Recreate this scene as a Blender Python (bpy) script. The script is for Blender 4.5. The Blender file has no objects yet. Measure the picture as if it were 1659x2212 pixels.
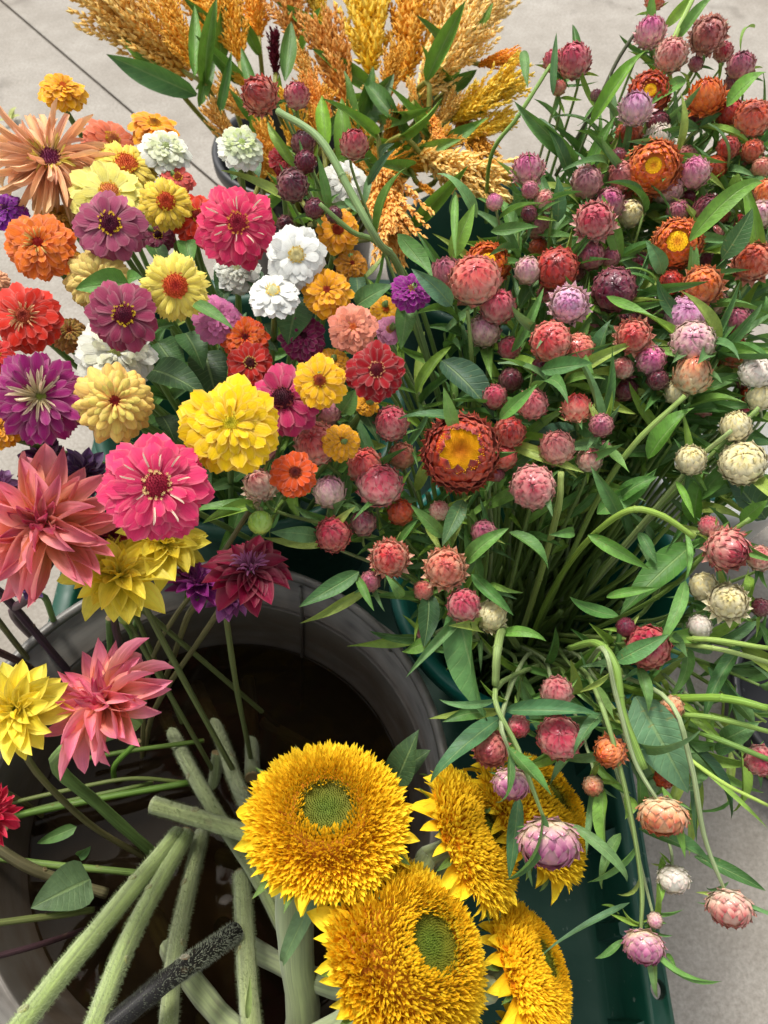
import bpy, math, random
import numpy as np
from mathutils import Vector, Matrix, Quaternion

# ------------------------------------------------------------------ camera, world, light
SC = bpy.context.scene
COL = SC.collection
H, PITCH, F, CX, CY = 1.15, math.radians(58), 1650.0, 829.5, 1106.0
cp, sp = math.cos(PITCH), math.sin(PITCH)
CAMP = Vector((0, 0, H))
RT, UP, FW = Vector((1, 0, 0)), Vector((0, sp, cp)), Vector((0, cp, -sp))
cd = bpy.data.cameras.new('camera'); cam = bpy.data.objects.new('camera', cd); COL.objects.link(cam)
cam.location = CAMP; cam.rotation_euler = (math.pi/2 - PITCH, 0, 0)
cd.sensor_fit = 'HORIZONTAL'; cd.sensor_width = 36.0; cd.lens = 36.0*F/1659.0
cd.clip_start = 0.02; cd.clip_end = 200
cd.dof.use_dof = True; cd.dof.focus_distance = 0.63; cd.dof.aperture_fstop = 14.0
SC.camera = cam

SUN_EL, SUN_AZ = math.radians(62), math.radians(-25)      # azimuth from +Y towards +X
w = bpy.data.worlds.new('World'); SC.world = w; w.use_nodes = True
nt = w.node_tree; nt.nodes.clear()
sky = nt.nodes.new('ShaderNodeTexSky'); sky.sky_type = 'NISHITA'; sky.sun_disc = False
sky.sun_elevation = SUN_EL; sky.sun_rotation = SUN_AZ
sky.air_density = 1.0; sky.dust_density = 4.0; sky.ozone_density = 1.0
hs = nt.nodes.new('ShaderNodeHueSaturation'); hs.inputs['Saturation'].default_value = 0.22   # overcast: the sky is nearly grey
bg = nt.nodes.new('ShaderNodeBackground'); bg.inputs['Strength'].default_value = 0.112
wo = nt.nodes.new('ShaderNodeOutputWorld')
nt.links.new(sky.outputs[0], hs.inputs['Color']); nt.links.new(hs.outputs[0], bg.inputs[0]); nt.links.new(bg.outputs[0], wo.inputs[0])
sl = bpy.data.lights.new('sun', 'SUN'); sl.energy = 1.5; sl.angle = math.radians(12); sl.color = (1.0, 0.955, 0.88)
so = bpy.data.objects.new('sun', sl); COL.objects.link(so)
sdir = Vector((math.sin(SUN_AZ)*math.cos(SUN_EL), math.cos(SUN_AZ)*math.cos(SUN_EL), math.sin(SUN_EL)))
so.rotation_euler = sdir.to_track_quat('Z', 'Y').to_euler()
SC.view_settings.view_transform = 'Standard'; SC.view_settings.look = 'None'
SC.view_settings.exposure = 0.98; SC.view_settings.gamma = 1.0
SC.render.engine = 'CYCLES'
SC.cycles.max_bounces = 6; SC.cycles.diffuse_bounces = 3; SC.cycles.glossy_bounces = 2
SC.cycles.transmission_bounces = 4; SC.cycles.transparent_max_bounces = 8
SC.cycles.use_denoising = True

# ------------------------------------------------------------------ helpers
def place(u, v, d):
    """the real spot that stands at distance d along the view, seen at photo point (u, v)"""
    return CAMP + d*(FW + RT*((u-CX)/F) + UP*((CY-v)/F))
def place_h(u, v, h):
    k = -sp + (CY-v)/F*cp
    return place(u, v, (h-H)/k)
def depth_of(p): return (p-CAMP).dot(FW)
def S(r, g, b):
    f = lambda c: (c/255/12.92 if c/255 <= .04045 else ((c/255+.055)/1.055)**2.4)
    return (f(r), f(g), f(b))
def lerp(a, b, t): return a + (b-a)*t
def mixc(a, b, t): return tuple(lerp(x, y, t) for x, y in zip(a, b))

def frame(x, n, sx=1, sy=1, sz=1, loc=(0, 0, 0)):
    x = Vector(x).normalized(); n = Vector(n); n = n - n.dot(x)*x
    if n.length < 1e-5: n = x.orthogonal()
    n.normalize(); y = n.cross(x)
    m = Matrix.Identity(4)
    for i in range(3):
        m[i][0] = x[i]*sx; m[i][1] = y[i]*sy; m[i][2] = n[i]*sz; m[i][3] = loc[i]
    return m
def zframe(z, roll=0.0, s=1.0, loc=(0, 0, 0), sz=1.0):
    q = Vector(z).normalized().to_track_quat('Z', 'Y') @ Quaternion((0, 0, 1), roll)
    return Matrix.Translation(loc) @ q.to_matrix().to_4x4() @ Matrix.Diagonal((s, s, s*sz, 1))

class MB:
    """collects vertices and faces (with uv and an optional tier value) into ONE mesh"""
    def __init__(s): s.v = []; s.f = []; s.uv = []; s.t = []; s.n = 0
    def add(s, V, Fc, UV=None, M=None, tier=0.0):
        V = np.asarray(V, float)
        if M is not None:
            m = np.array(M); V = V @ m[:3, :3].T + m[:3, 3]
        s.v.append(V); s.f.extend([tuple(i+s.n for i in f) for f in Fc]); s.n += len(V)
        s.uv.append(np.zeros((len(V), 2)) if UV is None else np.asarray(UV, float))
        s.t.append(np.full(len(V), tier))
    def mesh(s, name, mat, smooth=True):
        me = bpy.data.meshes.new(name)
        V = np.concatenate(s.v); me.from_pydata(V.tolist(), [], s.f)
        uv = np.concatenate(s.uv); li = np.zeros(len(me.loops), np.int32); me.loops.foreach_get('vertex_index', li)
        ul = me.uv_layers.new(name='UVMap'); ul.data.foreach_set('uv', uv[li].astype(np.float32).ravel())
        a = me.attributes.new('tier', 'FLOAT', 'POINT'); a.data.foreach_set('value', np.concatenate(s.t).astype(np.float32))
        if mat: me.materials.append(mat)
        if smooth: me.polygons.foreach_set('use_smooth', np.ones(len(me.polygons), bool))
        me.update(); return me

def sheet(nl, nw, fn):
    V = []; UV = []; Fc = []
    for i in range(nl+1):
        for j in range(nw+1):
            t = i/nl; s = j/nw*2-1
            V.append(fn(t, s)); UV.append(((s+1)/2, t))
    for i in range(nl):
        for j in range(nw):
            a = i*(nw+1)+j; Fc.append((a, a+nw+1, a+nw+2, a+1))
    return V, Fc, UV

def petal_shape(prof, W, nl=6, nw=4, bend=0.5, a0=0.0, cup=0.15, groove=0.0, twist=0.0, ruff=0.0, seed=0, norm=False, bp=1.0, notch=0.0):
    rd = random.Random(seed); ph = [rd.uniform(0, 6.28) for _ in range(4)]
    N = 24; xs = [0.0]; zs = [0.0]
    for i in range(N):
        t = (i+.5)/N; a = a0 - bend*(t**bp)
        xs.append(xs[-1]+math.cos(a)/N); zs.append(zs[-1]+math.sin(a)/N)
    if norm:
        L = math.hypot(xs[-1], zs[-1]); th = math.atan2(zs[-1], xs[-1])
    def fn(t, s):
        k = t*N; i = min(int(k), N-1); fr = k-i
        x = lerp(xs[i], xs[i+1], fr); z = lerp(zs[i], zs[i+1], fr); a = a0 - bend*(t**bp)
        w_ = W*prof(t); y = s*w_
        zz = cup*w_*s*s*2 - groove*W*abs(math.cos(s*math.pi*1.5))*(1-t*.3)*min(1, t*4)
        zz += ruff*W*math.sin(t*9+ph[0]+(2 if s > 0 else 0))*abs(s)
        if notch and t > .99: x -= notch*W*(math.cos(s*9+ph[1])*.5+.5)
        tw = twist*t; c, q = math.cos(tw), math.sin(tw)
        y, zz = y*c - zz*q, y*q + zz*c
        px = x - math.sin(a)*zz; pz = z + math.cos(a)*zz
        if norm:
            px, pz = (px*math.cos(th)+pz*math.sin(th))/L, (-px*math.sin(th)+pz*math.cos(th))/L
            y = y/L
        return (px, y, pz)
    return sheet(nl, nw, fn)

def p_spat(t): return (0.42+0.58*math.sin(min(t/.72, 1)*math.pi/2)**1.3)*(1 if t < .75 else math.sqrt(max(0, 1-((t-.75)/.262)**2)))
def p_point(t): return max(0.0, math.sin(math.pi*min(1, (t*.93+.07))**.85))**.8
def p_lance(t): return max(.0, (math.sin(math.pi*t**.75))**.9) + .09*(1-t)
def p_ovate(t): return max(.0, (math.sin(math.pi*t**.6))**.8) + .05*(1-t)
def p_narrow(t): return (.5+.5*math.sin(math.pi*min(t*.8+.1, 1)))*(1 if t < .85 else math.sqrt(max(0, 1-((t-.85)/.155)**2)))
def p_bract(t): return (.75+.25*math.sin(math.pi*min(1, t*1.2)))*(1 if t < .45 else (1-((t-.45)/.55)**1.7))

def tube(pts, rad, sides=8, sub=5, bump=0.0, seed=0, ribs=0.0):
    """a stem: smooth tube through pts (world), radii per point"""
    rd = random.Random(seed)
    P = [Vector(p) for p in pts]; n = len(P); Q = []; Rr = []
    for i in range(n-1):
        p0 = P[i-1] if i else P[0]*2-P[1]; p1 = P[i]; p2 = P[i+1]; p3 = P[i+2] if i+2 < n else P[-1]*2-P[-2]
        for k in range(sub):
            t = k/sub; t2 = t*t; t3 = t2*t
            Q.append(.5*((2*p1)+(p2-p0)*t+(2*p0-5*p1+4*p2-p3)*t2+(3*p1-p0-3*p2+p3)*t3)); Rr.append(lerp(rad[i], rad[i+1], t))
    Q.append(P[-1]); Rr.append(rad[-1])
    V = []; UV = []; Fc = []; nrm = None; L = 0
    for i, q in enumerate(Q):
        tg = (Q[min(i+1, len(Q)-1)]-Q[max(i-1, 0)]).normalized()
        if nrm is None: nrm = tg.orthogonal().normalized()
        else: nrm = (nrm-tg*nrm.dot(tg)).normalized()
        bn = tg.cross(nrm); r = Rr[i]*(1+rd.uniform(-bump, bump))
        if i: L += (Q[i]-Q[i-1]).length
        for j in range(sides):
            a = j/sides*2*math.pi; rr = r*(1+ribs*(1 if j % 2 else -1))
            V.append(q+nrm*math.cos(a)*rr+bn*math.sin(a)*rr); UV.append((j/sides, L*20))
    m = len(Q)
    for i in range(m-1):
        for j in range(sides):
            a = i*sides+j; b = i*sides+(j+1) % sides
            Fc.append((a, b, b+sides, a+sides))
    Fc.append(tuple(range(sides-1, -1, -1))); Fc.append(tuple(range((m-1)*sides, m*sides)))
    return [tuple(x) for x in V], Fc, UV, Q

def lathe(prof, n=64):
    V = []; Fc = []; UV = []
    for i, (r, z) in enumerate(prof):
        for j in range(n):
            a = j/n*2*math.pi; V.append((r*math.cos(a), r*math.sin(a), z)); UV.append((j/n, i/(len(prof)-1)))
    for i in range(len(prof)-1):
        for j in range(n):
            a = i*n+j; b = i*n+(j+1) % n; Fc.append((a, b, b+n, a+n))
    return V, Fc, UV

def link(name, data, parent=None, M=None):
    o = bpy.data.objects.new(name, data); COL.objects.link(o)
    if parent: o.parent = parent
    if M is not None: o.matrix_basis = M
    return o
def paint(o, c0, mid=None, deep=None, tf=0.0):
    mid = mid or c0; deep = deep or mid
    o.color = (*c0, 1); o['mid'] = list(map(float, mid)); o['deep'] = list(map(float, deep)); o['tf'] = float(tf); return o
def tag(o, label, cat, group=None, kind=None):
    if label: o['label'] = label
    if cat: o['category'] = cat
    if group: o['group'] = group
    if kind: o['kind'] = kind
    return o

# ------------------------------------------------------------------ materials
class NT:
    def __init__(s, name):
        s.m = bpy.data.materials.new(name); s.m.use_nodes = True; s.t = s.m.node_tree; s.t.nodes.clear()
    def n(s, typ, **kw):
        nd = s.t.nodes.new('ShaderNode'+typ)
        for k, v in kw.items(): setattr(nd, k, v)
        return nd
    def l(s, a, b): s.t.links.new(a, b)
    def val(s, sock, v):
        if hasattr(v, 'is_output') or isinstance(v, bpy.types.NodeSocket): s.l(v, sock)
        else: sock.default_value = v
    def math(s, op, a, b=0.0, c=None, clamp=False):
        nd = s.n('Math', operation=op, use_clamp=clamp); s.val(nd.inputs[0], a); s.val(nd.inputs[1], b)
        if c is not None: s.val(nd.inputs[2], c)
        return nd.outputs[0]
    def mix(s, f, a, b, blend='MIX'):
        nd = s.n('Mix', data_type='RGBA', blend_type=blend, clamp_factor=True)
        s.val(nd.inputs[0], f)
        s.val(nd.inputs[6], a if not isinstance(a, tuple) else (*a[:3], 1)); s.val(nd.inputs[7], b if not isinstance(b, tuple) else (*b[:3], 1))
        return nd.outputs[2]
    def noise(s, vec, scale, detail=3, rough=.55):
        nd = s.n('TexNoise'); nd.inputs['Scale'].default_value = scale; nd.inputs['Detail'].default_value = detail; nd.inputs['Roughness'].default_value = rough
        if vec is not None: s.l(vec, nd.inputs['Vector'])
        return nd.outputs['Fac']
    def remap(s, v, a, b, c=0.0, d=1.0, smooth=False):
        nd = s.n('MapRange', interpolation_type='SMOOTHSTEP' if smooth else 'LINEAR'); s.l(v, nd.inputs[0])
        for i, x in enumerate((a, b, c, d)): nd.inputs[i+1].default_value = x
        return nd.outputs[0]
    def scalevec(s, vec, sc):
        nd = s.n('Mapping'); s.l(vec, nd.inputs[0]); nd.inputs['Scale'].default_value = sc; return nd.outputs[0]
    def out(s, sh): o = s.n('OutputMaterial'); s.l(sh, o.inputs[0]); return s.m
    def bump(s, h, strength, dist=.001):
        nd = s.n('Bump'); nd.inputs['Strength'].default_value = strength; nd.inputs['Distance'].default_value = dist; s.l(h, nd.inputs['Height']); return nd.outputs[0]
    def pbr(s, col, rough, spec=.5, metal=0.0, nrm=None, coat=0.0):
        p = s.n('BsdfPrincipled'); s.val(p.inputs['Base Color'], col if not isinstance(col, tuple) else (*col[:3], 1))
        s.val(p.inputs['Roughness'], rough); p.inputs['Specular IOR Level'].default_value = spec; p.inputs['Metallic'].default_value = metal
        p.inputs['Coat Weight'].default_value = coat
        if nrm is not None: s.l(nrm, p.inputs['Normal'])
        return p.outputs[0]

def petal_material(name, rough, spec, transl, edge=.0, streak=.16, v0=.15, v1=.85, streaks=9, coat=0.0):
    n = NT(name)
    oi = n.n('ObjectInfo'); tc = n.n('TexCoord'); uv = tc.outputs['UV']
    mid = n.n('Attribute', attribute_type='OBJECT', attribute_name='mid').outputs['Color']
    deep = n.n('Attribute', attribute_type='OBJECT', attribute_name='deep').outputs['Color']
    tf = n.n('Attribute', attribute_type='OBJECT', attribute_name='tf').outputs['Fac']
    tg = n.n('Attribute', attribute_type='GEOMETRY', attribute_name='tier').outputs['Fac']
    f = n.math('ADD', tf, tg, clamp=True)
    A = n.mix(f, oi.outputs['Color'], mid); B = n.mix(f, mid, deep)
    sep = n.n('SeparateXYZ'); n.l(uv, sep.inputs[0]); U, V = sep.outputs[0], sep.outputs[1]
    g = n.remap(V, v0, v1, smooth=True)
    st = n.noise(n.scalevec(uv, (streaks, 1.3, 1)), 1.0, 2)
    nz = n.noise(tc.outputs['Object'], 6.0, 3)
    g2 = n.math('ADD', g, n.math('MULTIPLY', n.math('SUBTRACT', st, .5), .5), clamp=True)
    col = n.mix(g2, A, B)
    if edge:
        e = n.math('POWER', n.math('ABSOLUTE', n.math('MULTIPLY_ADD', U, 2.0, -1.0)), 3.0)
        col = n.mix(n.math('MULTIPLY', e, edge), col, n.mix(.5, oi.outputs['Color'], (.9, .8, .68)))
    k = n.math('ADD', n.math('MULTIPLY', n.math('SUBTRACT', st, .5), streak*2.2), n.math('MULTIPLY', n.math('SUBTRACT', nz, .5), .25))
    k = n.math('ADD', k, n.remap(oi.outputs['Random'], 0, 1, .80, 1.12))
    col = n.mix(1.0, col, k, 'MULTIPLY')
    b = n.bump(st, .5, .0015)
    p = n.pbr(col, rough, spec, nrm=b, coat=coat)
    if transl:
        t = n.n('BsdfTranslucent'); n.l(col, t.inputs['Color'])
        m = n.n('MixShader'); m.inputs[0].default_value = transl; n.l(p, m.inputs[1]); n.l(t.outputs[0], m.inputs[2]); p = m.outputs[0]
    return n.out(p)

M_PET = petal_material('petal', .58, .25, .22, edge=.30, streak=.26)
M_DAH = petal_material('dahlia_petal', .5, .3, .30, v0=.1, v1=.9, edge=.2, streak=.22)
M_BRA = petal_material('papery_bract', .34, .5, .15, edge=.22, streak=.2, streaks=6, v0=.40, v1=1.02, coat=.3)
M_SUN = petal_material('sunflower_ray', .6, .2, .20, streak=.12)
M_DISC = petal_material('disc', .7, .25, 0.0, streak=.2, v0=0., v1=1.)
M_PLUME = petal_material('plume', .6, .2, .15, streak=.04, v0=0., v1=1.)

def leaf_material(name, rough, vein):
    n = NT(name); oi = n.n('ObjectInfo'); tc = n.n('TexCoord'); uv = tc.outputs['UV']
    sep = n.n('SeparateXYZ'); n.l(uv, sep.inputs[0]); U, V = sep.outputs[0], sep.outputs[1]
    au = n.math('ABSOLUTE', n.math('MULTIPLY_ADD', U, 2.0, -1.0))
    mr = n.remap(au, .03, .10, 1.0, 0.0, smooth=True)
    nz = n.noise(tc.outputs['Object'], 5.0, 4); nz2 = n.noise(tc.outputs['Object'], 28.0, 3)
    # side veins run forward from the midrib
    sv = n.math('SINE', n.math('MULTIPLY', n.math('SUBTRACT', V, n.math('MULTIPLY', au, .16)), vein))
    sv = n.remap(sv, .8, 1.0, 0, 1, smooth=True)
    k = n.math('ADD', n.remap(nz, .3, .7, .72, 1.28), n.math('MULTIPLY', n.math('SUBTRACT', nz2, .5), .35))
    col = n.mix(1.0, oi.outputs['Color'], k, 'MULTIPLY')
    col = n.mix(n.math('MULTIPLY', sv, .16), col, (.25, .36, .12))
    col = n.mix(n.math('MULTIPLY', mr, .42), col, (.30, .42, .15))
    tipb = n.remap(n.math('ADD', V, n.math('MULTIPLY', n.math('SUBTRACT', nz, .5), .5)), .93, 1.04, 0, 1, smooth=True)
    rb = n.remap(oi.outputs['Random'], .55, .75, 0, .85); col = n.mix(n.math('MULTIPLY', tipb, rb), col, (.22, .15, .05))
    spk = n.math('MULTIPLY', n.remap(n.noise(tc.outputs['Object'], 11.0, 2), .70, .75, 0, .6, smooth=True), n.remap(oi.outputs['Random'], .2, .5, 1, 0)); col = n.mix(spk, col, (.28, .24, .07))
    ht = n.math('ADD', n.math('MULTIPLY', mr, -1.0), n.math('ADD', n.math('MULTIPLY', sv, -.35), n.math('MULTIPLY', nz2, .7)))
    p = n.pbr(col, rough, .42, nrm=n.bump(ht, .5, .0012))
    t = n.n('BsdfTranslucent'); n.l(n.mix(.4, col, (.22, .42, .04)), t.inputs['Color'])
    m = n.n('MixShader'); m.inputs[0].default_value = .2; n.l(p, m.inputs[1]); n.l(t.outputs[0], m.inputs[2])
    return n.out(m.outputs[0])
M_LEAF = leaf_material('leaf', .5, 70.0)

def stem_material(name, rough, hairy=0.0):
    n = NT(name); oi = n.n('ObjectInfo'); tc = n.n('TexCoord')
    st = n.noise(n.scalevec(tc.outputs['UV'], (16, .5, 1)), 1.0, 3); nz = n.noise(tc.outputs['UV'], 1.3, 4); sk = n.noise(tc.outputs['Object'], 60, 3)
    k = n.math('ADD', n.remap(st, .35, .65, .6, 1.25), n.math('MULTIPLY', n.math('SUBTRACT', nz, .5), .5))
    col = n.mix(1.0, oi.outputs['Color'], k, 'MULTIPLY')
    col = n.mix(n.remap(sk, .62, .75, 0, .35), col, (.16, .11, .05))
    fr = n.n('LayerWeight'); fr.inputs[0].default_value = .35
    if hairy: col = n.mix(n.math('MULTIPLY', fr.outputs['Facing'], hairy), col, (.72, .75, .6))
    return n.out(n.pbr(col, rough, .35, nrm=n.bump(st, .5, .0015)))
M_STEM = stem_material('stem', .5); M_FUZZ = stem_material('hairy_stem', .75, .5)

def hair_material():
    n = NT('stem_hair'); oi = n.n('ObjectInfo'); return n.out(n.pbr(n.mix(.38, oi.outputs['Color'], (.55, .6, .42)), .6, .3))
M_HAIR = hair_material()

def plastic(name, col, rough=.32, dirt=.4):
    n = NT(name); tc = n.n('TexCoord'); nz = n.noise(tc.outputs['Object'], 9, 5, .65); n2 = n.noise(tc.outputs['Object'], 70, 3)
    sc = n.noise(n.scalevec(tc.outputs['Object'], (1, 1, .08)), 90, 2)
    c = n.mix(n.remap(nz, .35, .75, 0, dirt), col, tuple(x*.55+.02 for x in col))
    c = n.mix(n.remap(n2, .68, .74, 0, .35), c, (.35, .38, .33))
    r = n.remap(nz, .3, .7, rough*.8, rough*1.5)
    return n.out(n.pbr(c, r, .5, nrm=n.bump(sc, .15, .001)))
M_GREEN = plastic('green_plastic', S(4, 66, 48), rough=.5); M_TEAL = plastic('teal_plastic', S(20, 104, 92)); M_BLACK = plastic('black_plastic', S(28, 28, 30)); M_WHITE = plastic('white_plastic', S(215, 215, 210), dirt=.15)
def zinc():
    n = NT('galvanised_metal'); tc = n.n('TexCoord'); O = tc.outputs['Object']
    v = n.n('TexVoronoi'); v.inputs['Scale'].default_value = 38; n.l(O, v.inputs['Vector'])
    nz = n.noise(n.scalevec(O, (1, 1, 4)), 7, 5, .65); n2 = n.noise(O, 45, 3)
    c = n.mix(n.remap(nz, .32, .7), S(62, 60, 57), S(118, 115, 109))
    c = n.mix(n.math('MULTIPLY', v.outputs['Distance'], .5), c, S(128, 126, 120))
    sep = n.n('SeparateXYZ'); n.l(O, sep.inputs[0])
    rust = n.math('MULTIPLY', n.remap(sep.outputs[2], .27, .345, 1, 0, smooth=True), n.remap(nz, .3, .55, .4, 1))
    c = n.mix(n.math('MULTIPLY', rust, .85), c, S(66, 52, 38))       # tide line of dirty water
    return n.out(n.pbr(c, n.remap(n2, .3, .7, .38, .6), .5, metal=.3, nrm=n.bump(nz, .3, .002)))
M_ZINC = zinc()
def water():
    n = NT('dirty_water'); tc = n.n('TexCoord'); nz = n.noise(tc.outputs['Object'], 14, 2)
    b = n.bump(nz, .25, .004)
    g = n.n('BsdfGlossy'); g.inputs['Roughness'].default_value = .03; g.inputs['Color'].default_value = (.3, .28, .25, 1); n.l(b, g.inputs['Normal'])  # gloss colour darkened to mute the sky's reflection, as under a roof
    t = n.n('BsdfTransparent'); t.inputs['Color'].default_value = (.26, .20, .12, 1)
    fr = n.n('Fresnel'); fr.inputs[0].default_value = 1.33; n.l(b, fr.inputs['Normal'])
    df = n.n('BsdfDiffuse'); df.inputs[0].default_value = (*S(48, 38, 26), 1); m0 = n.n('MixShader'); m0.inputs[0].default_value = .22; n.l(t.outputs[0], m0.inputs[1]); n.l(df.outputs[0], m0.inputs[2])
    m = n.n('MixShader'); n.l(fr.outputs[0], m.inputs[0]); n.l(m0.outputs[0], m.inputs[1]); n.l(g.outputs[0], m.inputs[2])
    return n.out(m.outputs[0])
M_WATER = water()
def concrete():
    n = NT('concrete'); tc = n.n('TexCoord'); O = tc.outputs['Object']
    a = n.noise(O, 2.2, 6, .62); b = n.noise(O, 14, 5, .65); c = n.noise(O, 160, 4, .7); d = n.noise(O, 5.0, 3, .5)
    col = n.mix(n.remap(a, .32, .68), S(156, 149, 138), S(184, 178, 168))
    col = n.mix(n.remap(b, .35, .7, 0, .5), col, S(134, 127, 116))
    col = n.mix(n.remap(c, .3, .72, .0, .62), col, S(104, 97, 88))
    col = n.mix(n.remap(d, .62, .72, 0, .45, smooth=True), col, S(96, 90, 82))
    st2 = n.noise(O, .9, 5, .6); col = n.mix(n.remap(st2, .5, .62, 0, .30, smooth=True), col, S(120, 110, 96))
    v = n.n('TexVoronoi'); v.inputs['Scale'].default_value = 9; n.l(O, v.inputs['Vector'])
    col = n.mix(n.remap(v.outputs['Distance'], .03, .07, .6, 0), col, S(92, 84, 72))
    h = n.math('ADD', n.math('MULTIPLY', c, .7), b)
    return n.out(n.pbr(col, .78, .3, nrm=n.bump(h, .35, .003)))
M_CONC = concrete()
def plain(name, col, rough=.6):
    n = NT(name); tc = n.n('TexCoord'); nz = n.noise(tc.outputs['Object'], 30, 4)
    return n.out(n.pbr(n.mix(nz, tuple(x*.7 for x in col), tuple(min(1, x*1.25) for x in col)), rough))
M_GROUT = plain('joint_dirt', S(110, 100, 88), .9)
M_CUT = plain('cut_end', S(150, 130, 90), .8)
# ------------------------------------------------------------------ the ground
def quad_mesh(name, pts, z0, z1, mat):
    n = len(pts); V = [(x, y, z1) for x, y in pts]+[(x, y, z0) for x, y in pts]
    b = MB(); b.add(V, [tuple(range(n))]+[(i, i+n, (i+1) % n+n, (i+1) % n) for i in range(n)]); return b.mesh(name, mat, False)
base = link('floor', quad_mesh('floor', [(-30, -30), (30, -30), (30, 30), (-30, 30)], -.05, -.008, M_GROUT)); tag(base, None, None, kind='structure')
ja, jb = place_h(0, 0, 0), place_h(452, 385, 0)
jd = (jb-ja).normalized(); jn = Vector((-jd.y, jd.x, 0)); g = .004
def jp(s, off): q = ja+jd*s+jn*off; return (q.x, q.y)
for sg in (1, -1):
    for k, (s0, s1) in enumerate(((-8, -1.7), (-1.692, 4.0), (4.008, 12))):
        pts = [jp(s0, sg*g), jp(s1, sg*g), jp(s1, sg*9), jp(s0, sg*9)]
        if sg < 0: pts.reverse()
        link('concrete_slab', quad_mesh('concrete_slab', pts, -.02, 0, M_CONC), base)

# ------------------------------------------------------------------ the green cart tray
def rrect(x0, x1, y0, y1, r, z, k=7):
    out = []
    for cx, cy, a0 in ((x1-r, y1-r, 0), (x0+r, y1-r, 90), (x0+r, y0+r, 180), (x1-r, y0+r, 270)):
        for i in range(k+1):
            a = math.radians(a0+90*i/k); out.append((cx+r*math.cos(a), cy+r*math.sin(a), z))
    return out
def loops_mesh(loops, cap=True):
    V = [p for l in loops for p in l]; n = len(loops[0]); Fc = []
    for i in range(len(loops)-1):
        for j in range(n): Fc.append((i*n+j, i*n+(j+1) % n, (i+1)*n+(j+1) % n, (i+1)*n+j))
    if cap: Fc.append(tuple(range((len(loops)-1)*n, len(loops)*n)))
    return V, Fc
TX0, TX1, TY0, TY1, TZ = -.478, .318, -.20, 1.15, .15
L = []
for ins, z in ((0, TZ-.02), (0, TZ-.004), (.003, TZ), (.026, TZ), (.030, TZ-.004), (.038, TZ-.06), (.050, TZ-.090), (.060, TZ-.098)):
    L.append(rrect(TX0+ins, TX1-ins, TY0+ins, TY1-ins, max(.07-ins*.6, .02), z))
Vt, Ft = loops_mesh(L); b = MB(); b.add(Vt, Ft)
# underside shell so that the tray has thickness
L2 = [rrect(TX0+i, TX1-i, TY0+i, TY1-i, .05, z) for i, z in ((.0, TZ-.02), (.026, TZ-.02), (.034, TZ-.06), (.058, TZ-.104))]
Vt, Ft = loops_mesh(L2); b.add(Vt, [tuple(reversed(f)) for f in Ft])
tm = b.mesh('tray', M_GREEN, True)
tray = link('plastic_tray', tm); tag(tray, 'long shallow green plastic tray under the buckets, with a round hole in its rim', 'tray')
# bore the hole through the flange
hp = place_h(1417, 2137, TZ); hp.x = TX1-.0135
cb = MB(); n = 20; Vc = [(hp.x+.0085*math.cos(a*2*math.pi/n), hp.y+.0105*math.sin(a*2*math.pi/n), z) for z in (TZ-.05, TZ+.02) for a in range(n)]
cb.add(Vc, [tuple(range(n-1, -1, -1)), tuple(range(n, 2*n))]+[(i, (i+1) % n, (i+1) % n+n, i+n) for i in range(n)])
cut = link('cut', cb.mesh('cut', M_BLACK, False))
md = tray.modifiers.new('hole', 'BOOLEAN'); md.object = cut; md.operation = 'DIFFERENCE'; md.solver = 'EXACT'
dg = bpy.context.evaluated_depsgraph_get()
nm = bpy.data.meshes.new_from_object(tray.evaluated_get(dg)); tray.modifiers.clear(); tray.data = nm
bpy.data.objects.remove(cut)
for y in [TY0+.16+.1*i for i in range(11)]:
    for x0, sg in ((TX0+.040, 1), (TX1-.040, -1)):
        rb = MB(); rb.add([(x0-sg*.012, y-.012, TZ-.012), (x0-sg*.012, y+.012, TZ-.012), (x0+sg*.004, y+.006, TZ-.012), (x0+sg*.004, y-.006, TZ-.012),
                (x0-sg*.012, y-.016, TZ-.092), (x0-sg*.012, y+.016, TZ-.092), (x0+sg*.012, y+.010, TZ-.092), (x0+sg*.012, y-.010, TZ-.092)],
               [(0, 1, 2, 3), (4, 7, 6, 5), (0, 4, 5, 1), (1, 5, 6, 2), (2, 6, 7, 3), (3, 7, 4, 0)])
        link('rib', rb.mesh('rib', M_GREEN, False), tray)

# ------------------------------------------------------------------ metal tub
TUB = Vector((-.185, .163, 0)); TR, TRZ, WZ = .246, .38, .222
V1, F1, U1 = lathe([(.0, .056), (.17, .056), (.182, .066), (.2335, .30), (.236, .303), (.239, .300), (.2445, TRZ-.004), (.2475, TRZ-.004), (.2435, .302),
                    (.2385, .29), (.185, .063), (.172, .0522), (.0, .0522)], 96)
b = MB(); b.add(V1, F1, U1); tub = link('metal_tub', b.mesh('metal_tub', M_ZINC), None, Matrix.Translation(TUB))
tag(tub, 'round galvanised metal tub half full of dark water, holding dahlias and sunflowers', 'tub')
def torus(R, r, n=96, m=10):
    V = []; Fc = []; UV = []
    for i in range(n):
        a = i/n*2*math.pi
        for j in range(m):
            q = j/m*2*math.pi; V.append(((R+r*math.cos(q))*math.cos(a), (R+r*math.cos(q))*math.sin(a), r*math.sin(q))); UV.append((i/n, j/m))
    for i in range(n):
        for j in range(m):
            Fc.append((i*m+j, ((i+1) % n)*m+j, ((i+1) % n)*m+(j+1) % m, i*m+(j+1) % m))
    return V, Fc, UV
V1, F1, U1 = torus(.2465, .0055); b = MB(); b.add(V1, F1, U1, Matrix.Translation((0, 0, TRZ))); link('rolled_rim', b.mesh('rolled_rim', M_ZINC), tub)
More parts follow.
